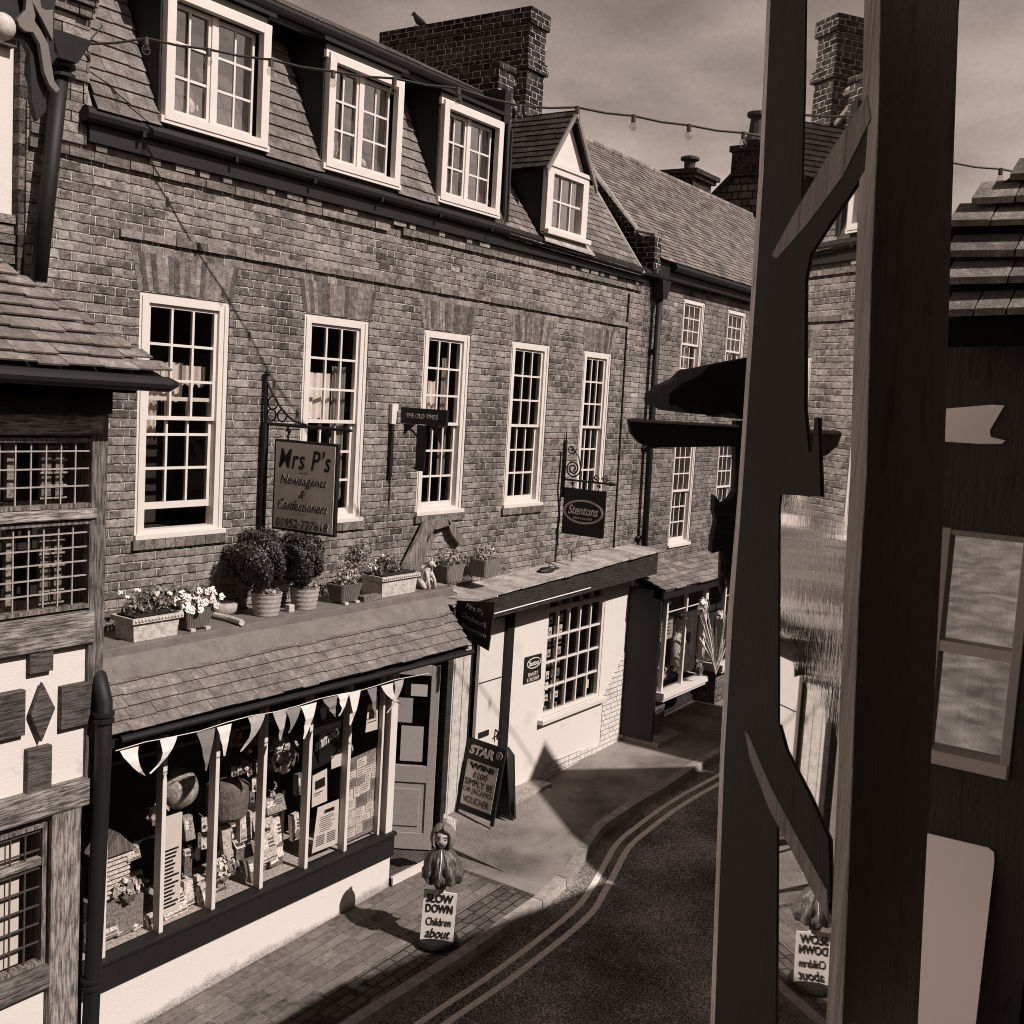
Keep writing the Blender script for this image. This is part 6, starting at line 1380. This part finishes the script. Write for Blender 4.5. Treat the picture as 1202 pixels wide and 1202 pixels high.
onp('brace_block', [(1020, 130), (1015, 200), (997, 228), (974, 262), (951, 298), (945, 330), (944, 480), (949, 530), (953, 532), (956, 490), (960, 490), (963, 583), (912, 580), (890, 575), (892, 420), (908, 296), (945, 245), (985, 185)], .0022, .0012, 'postwood', .9)
onp('brace', [(1017, 112), (1021, 140), (990, 205), (948, 262), (912, 303), (905, 300), (928, 258), (972, 182)], .0036, .0012, 'lit_postedge', .6)  # pale board paints the lit upper face of the brace
onp('brace_block', [(876, 855), (914, 850), (922, 880), (950, 935), (972, 985), (974, 1060), (970, 1052), (945, 1000), (905, 925)], .0022, .0012, 'postwood', .9)
onp('brace', [(874, 858), (878, 862), (905, 925), (945, 1000), (970, 1045), (973, 1085), (962, 1062), (935, 1010), (903, 950), (880, 890)], .0036, .0012, 'lit_postedge', .6)  # pale board paints the lit lower-left face of the brace
# small roofed bracket hood and gutter projecting by the window
hd = thing('porch_hood', 'dark slated hood and gutter end jutting out beside the casement', 'hood', Dp((850, 560), 2.4))
def cut2(name, pts, depth, th, mat, t=1.0): return cut(name, hd, pts, depth, th, mat, t, .003)
cut2('roof', [(785, 472), (786, 462), (800, 450), (822, 440), (834, 428), (858, 424), (884, 418), (884, 492), (874, 493), (858, 484), (838, 488), (806, 484), (792, 474), (788, 478)], 2.5, .5, 'slate_dk', .35)
cut2('gutter', [(737, 492), (760, 493), (800, 497), (868, 500), (868, 524), (800, 525), (765, 526), (750, 520), (740, 508)], 2.35, .04, 'black')
cut2('gutter_lip', [(740, 491), (760, 492.5), (868, 499), (868, 502), (760, 496.5), (740, 495)], 2.34, .03, 'leadlite', .8)
cut2('post', [(866, 494), (872, 494), (872, 1000), (866, 1000)][:4] if False else [(864, 494), (884, 494), (874, 640), (862, 650)], 2.4, .05, 'blackwood')
cut2('carved_bracket', [(839, 581), (848, 592), (856, 588), (866, 572), (884, 570), (876, 640), (872, 646), (862, 656), (858, 690), (852, 672), (848, 646), (835, 650), (837, 630), (841, 612), (838, 600)], 2.38, .05, 'blackwood')
cut2('leg', [(846, 646), (853, 644), (851, 690), (848, 700), (845, 690)], 2.39, .03, 'oakdk', .9)
cut2('leg', [(862, 650), (872, 644), (868, 690), (856, 700), (858, 680)], 2.39, .03, 'blackwood')

# ================================================================== NEIGHBOURING DARK HOUSE AT THE RIGHT EDGE
nh = thing('slate_hung_house', 'dark house at the right edge with heavy stone-slate roof and a small sash window', 'building', (4.2, -7.3, 0))
XN = 4.2
def N4(p, x=XN): return A(p, 0, x)
m = MB(); tl = N4((1085, 372)); tr_ = N4((1290, 372)); bl_ = N4((1085, 1320))
wl, wr = tl.y, tr_.y; w0 = N4((1107, 621)); w1_ = N4((1197, 629)); w2_ = N4((1183, 912)); w3_ = N4((1103, 897))
Hy0, Hy1 = max(w0.y, w3_.y), min(w1_.y, w2_.y); Hz0, Hz1 = (w2_.z+w3_.z)/2, (w0.z+w1_.z)/2
ys_ = [wl, Hy0, Hy1, wr]; zs_ = [bl_.z, Hz0, Hz1, tl.z]
for i in range(3):
    for j in range(3):
        if i == 1 and j == 1: continue
        m.face([(XN, ys_[i], zs_[j]), (XN, ys_[i+1], zs_[j]), (XN, ys_[i+1], zs_[j+1]), (XN, ys_[i], zs_[j+1])])
m.face([(XN, wl, zs_[0]), (XN+.5, wl, zs_[0]), (XN+.5, wl, zs_[3]), (XN, wl, zs_[3])])
m.build('wall', 'postwood3', nh)
m = MB(); fw_ = .035
def yb_(y0, y1, z0, z1, x0, x1, t=1.0): m.box(XN+x0, XN+x1, min(y0, y1), max(y0, y1), z0, z1, t)
yb_(Hy0+.004, Hy0-.03, Hz0-.004, Hz1+.004, -.014, .064, .75); yb_(Hy1-.004, Hy1+.03, Hz0-.004, Hz1+.004, -.014, .064, .75); yb_(Hy0, Hy1, Hz1-.02, Hz1, -.01, .06, .5); yb_(Hy0, Hy1, Hz0, Hz0+.05, -.03, .06); zm = N4((1150, 765)).z; yb_(Hy0, Hy1, zm-.02, zm+.02, -.01, .05)
wf = m.build('window', 'brightframe', nh, bevel=.003)
m = MB(); m.face([(XN+.03, Hy0, Hz0), (XN+.03, Hy1, Hz0), (XN+.03, Hy1, Hz1), (XN+.03, Hy0, Hz1)]); m.build('pane', 'glassr', wf)
m = MB(); n = 40
for k in range(n):
    u0, u1 = k/n, (k+1)/n; f_ = lambda u: .14+.02*math.sin(u*30)+.01*math.sin(u*67)
    m.face([(XN+f_(u0), Hy0+(Hy1-Hy0)*u0, zm-.0-.1*math.sin(u0*3)), (XN+f_(u1), Hy0+(Hy1-Hy0)*u1, zm-.1*math.sin(u1*3)), (XN+f_(u1), Hy0+(Hy1-Hy0)*u1, Hz1), (XN+f_(u0), Hy0+(Hy1-Hy0)*u0, Hz1)], random.uniform(.4, 1.5))
for (u0, u1, t) in ((.02, .2, .5), (.28, .33, 1.6), (.5, .62, .4), (.80, 1.0, .7)): m.face([(XN+.2, Hy0+(Hy1-Hy0)*u0, Hz0), (XN+.2, Hy0+(Hy1-Hy0)*u1, Hz0), (XN+.2, Hy0+(Hy1-Hy0)*u1, zm), (XN+.2, Hy0+(Hy1-Hy0)*u0, zm)], t)
m.build('curtain', 'curtain', wf)
m = MB(); m.box(XN+.5, XN+.52, wr, wl, bl_.z, tl.z+.2); m.build('dark_interior', 'dark', wf)
# added sky reflectors: tilted panel low on the wall, small one under the eaves
pp = [N4(p, XN-.006) for p in ((1089, 978), (1160, 995), (1167, 1000), (1168, 1010), (1150, 1300), (1072, 1300))]
m = MB(); zt_ = max(p.z for p in pp); m.prism([p+Vector((-(zt_-p.z)*.30, 0, 0)) for p in pp], (.004, 0, 0)); m.build('reflector_panel', 'satin', nh); m = MB(); m.prism([N4(p, XN-.006) for p in ((1106, 480), (1165, 475), (1179, 476), (1162, 505), (1163, 513), (1180, 517), (1176, 521), (1150, 521), (1104, 518))], (.004, 0, 0)); m.build('small_reflector', 'satin', nh)
# stone slates in deep courses
def tier(z, zt, pl, th, t, xo):
    # z: px row of the lower front edge, zt: px row of the upper edge
    a, b = N4((pl[0], z), XN-xo), N4((pl[1], z), XN-xo)
    return a, b
m = MB()
tiers = [((1105, 372), (1300, 366), 345, .30, 0), ((1107, 334), (1300, 330), 310, .24, .0), ((1108, 302), (1300, 300), 278, .18, 0), ((1112, 266), (1300, 262), 250, .12, 0), ((1139, 240), (1300, 232), 216, .06, .0), ((1184, 212), (1300, 205), 190, .0, 0)]
for i, (pa, pb, zt_, xo, _) in enumerate(tiers):
    a = N4(pa, XN-xo); b = N4(pb, XN-xo); L_ = (a-b).length; u = 0; dirv = (b-a).normalized()
    while u < L_:
        w_ = random.uniform(.10, .26); w_ = min(w_, L_-u); nrm_ = Vector((1, 0, .62)).normalized()
        m.obox(a+dirv*(u+.003), dirv*(w_-.006), nrm_*.15, (0, 0, .020+random.uniform(0, .006)), random.uniform(.7, 1.4)); u += w_
for i, (pa, pb, zt_, xo, _) in enumerate(tiers):
    a = N4(pa, XN-xo); b = N4(pb, XN-xo); m.prism([a+Vector((.05, 0, -.002)), b+Vector((.05, 0, -.002)), b+Vector((.05, 0, -.09)), a+Vector((.05, 0, -.09))], (.1, 0, 0), .05)  # near-black strip under each course paints its butt shadow
a = N4((1085, 372), XN-.18); bb_ = N4((1300, 372), XN-.18); c1_ = N4((1300, 200), XN+.06); m.face([a+Vector((0.05, 0, 0)), bb_+Vector((0.05, 0, 0)), c1_, N4((1190, 205), XN+.06), N4((1112, 262), XN-.02)], .1); m.build('roof', 'stone_tile', nh)

# ================================================================== LIGHT AND SKY
w = bpy.data.worlds.new('World'); scn.world = w; w.use_nodes = True; nt = w.node_tree; nt.nodes.clear()
ow = nt.nodes.new('ShaderNodeOutputWorld'); bg = nt.nodes.new('ShaderNodeBackground'); nt.links.new(bg.outputs[0], ow.inputs[0])
sd = Vector((-.06, 1, -.92)).normalized()        # direction the light travels
el = math.asin(-sd.z)
sk = nt.nodes.new('ShaderNodeTexSky'); sk.sky_type = 'NISHITA'; sk.sun_disc = False; sk.sun_elevation = el
sk.sun_rotation = math.atan2(-sd.x, -sd.y); sk.air_density = 1; sk.dust_density = 2
bw = nt.nodes.new('ShaderNodeRGBToBW'); nt.links.new(sk.outputs[0], bw.inputs[0])
tc = nt.nodes.new('ShaderNodeTexCoord'); mp = nt.nodes.new('ShaderNodeMapping'); mp.inputs['Scale'].default_value = (1.6, 1.6, 4.5); mp.inputs['Rotation'].default_value = (0, .25, .5); nt.links.new(tc.outputs['Generated'], mp.inputs[0])
n1 = noise(nt, mp.outputs[0], 2.4, 5, .5); n2 = noise(nt, tc.outputs['Generated'], 260, 2, .7)
cl = N(nt, 'ShaderNodeMapRange'); cl.inputs['From Min'].default_value = .36; cl.inputs['From Max'].default_value = .62; cl.inputs['To Min'].default_value = .70; cl.inputs['To Max'].default_value = 1.36; nt.links.new(n1, cl.inputs['Value'])
v = mul(nt, mul(nt, mul(nt, bw.outputs[0], .12), .30, 'ADD'), cl.outputs[0])
v = mul(nt, v, mul(nt, mul(nt, n2, .25), .88, 'ADD'))
gz_ = N(nt, 'ShaderNodeSeparateXYZ'); nt.links.new(tc.outputs['Generated'], gz_.inputs[0])
el_ = ramp_lin(nt, gz_.outputs[2], [(0.0, 1.18), (.15, 1.12), (.30, .98), (.45, .62), (.75, .30), (1.0, .26)])     # overhead sky dimmed to deepen the shadows, bright band above the roofs
v = mul(nt, mul(nt, v, el_), SKYK)
cr = N(nt, 'ShaderNodeCombineColor')
for i, k in enumerate((1.0, .80, .715)): nt.links.new(mul(nt, v, k), cr.inputs[i])
nt.links.new(cr.outputs[0], bg.inputs[0]); bg.inputs[1].default_value = .10
sl_ = bpy.data.lights.new('sun', 'SUN'); sl_.energy = 5.0; sl_.angle = R(.5); sl_.color = (1, .93, .88)
so_ = bpy.data.objects.new('sun', sl_); COL.objects.link(so_); so_.rotation_euler = sd.to_track_quat('-Z', 'Y').to_euler(); so_.location = (0, -20, 20)
vs = scn.view_settings; vs.view_transform = 'Standard'; vs.look = 'None'; vs.exposure = 0.06; vs.gamma = 1
scn.cycles.pixel_filter_type = 'BLACKMAN_HARRIS'; scn.cycles.filter_width = 1.0
scn.cycles.max_bounces = 6; scn.cycles.transparent_max_bounces = 12; scn.cycles.caustics_reflective = False; scn.cycles.caustics_refractive = False
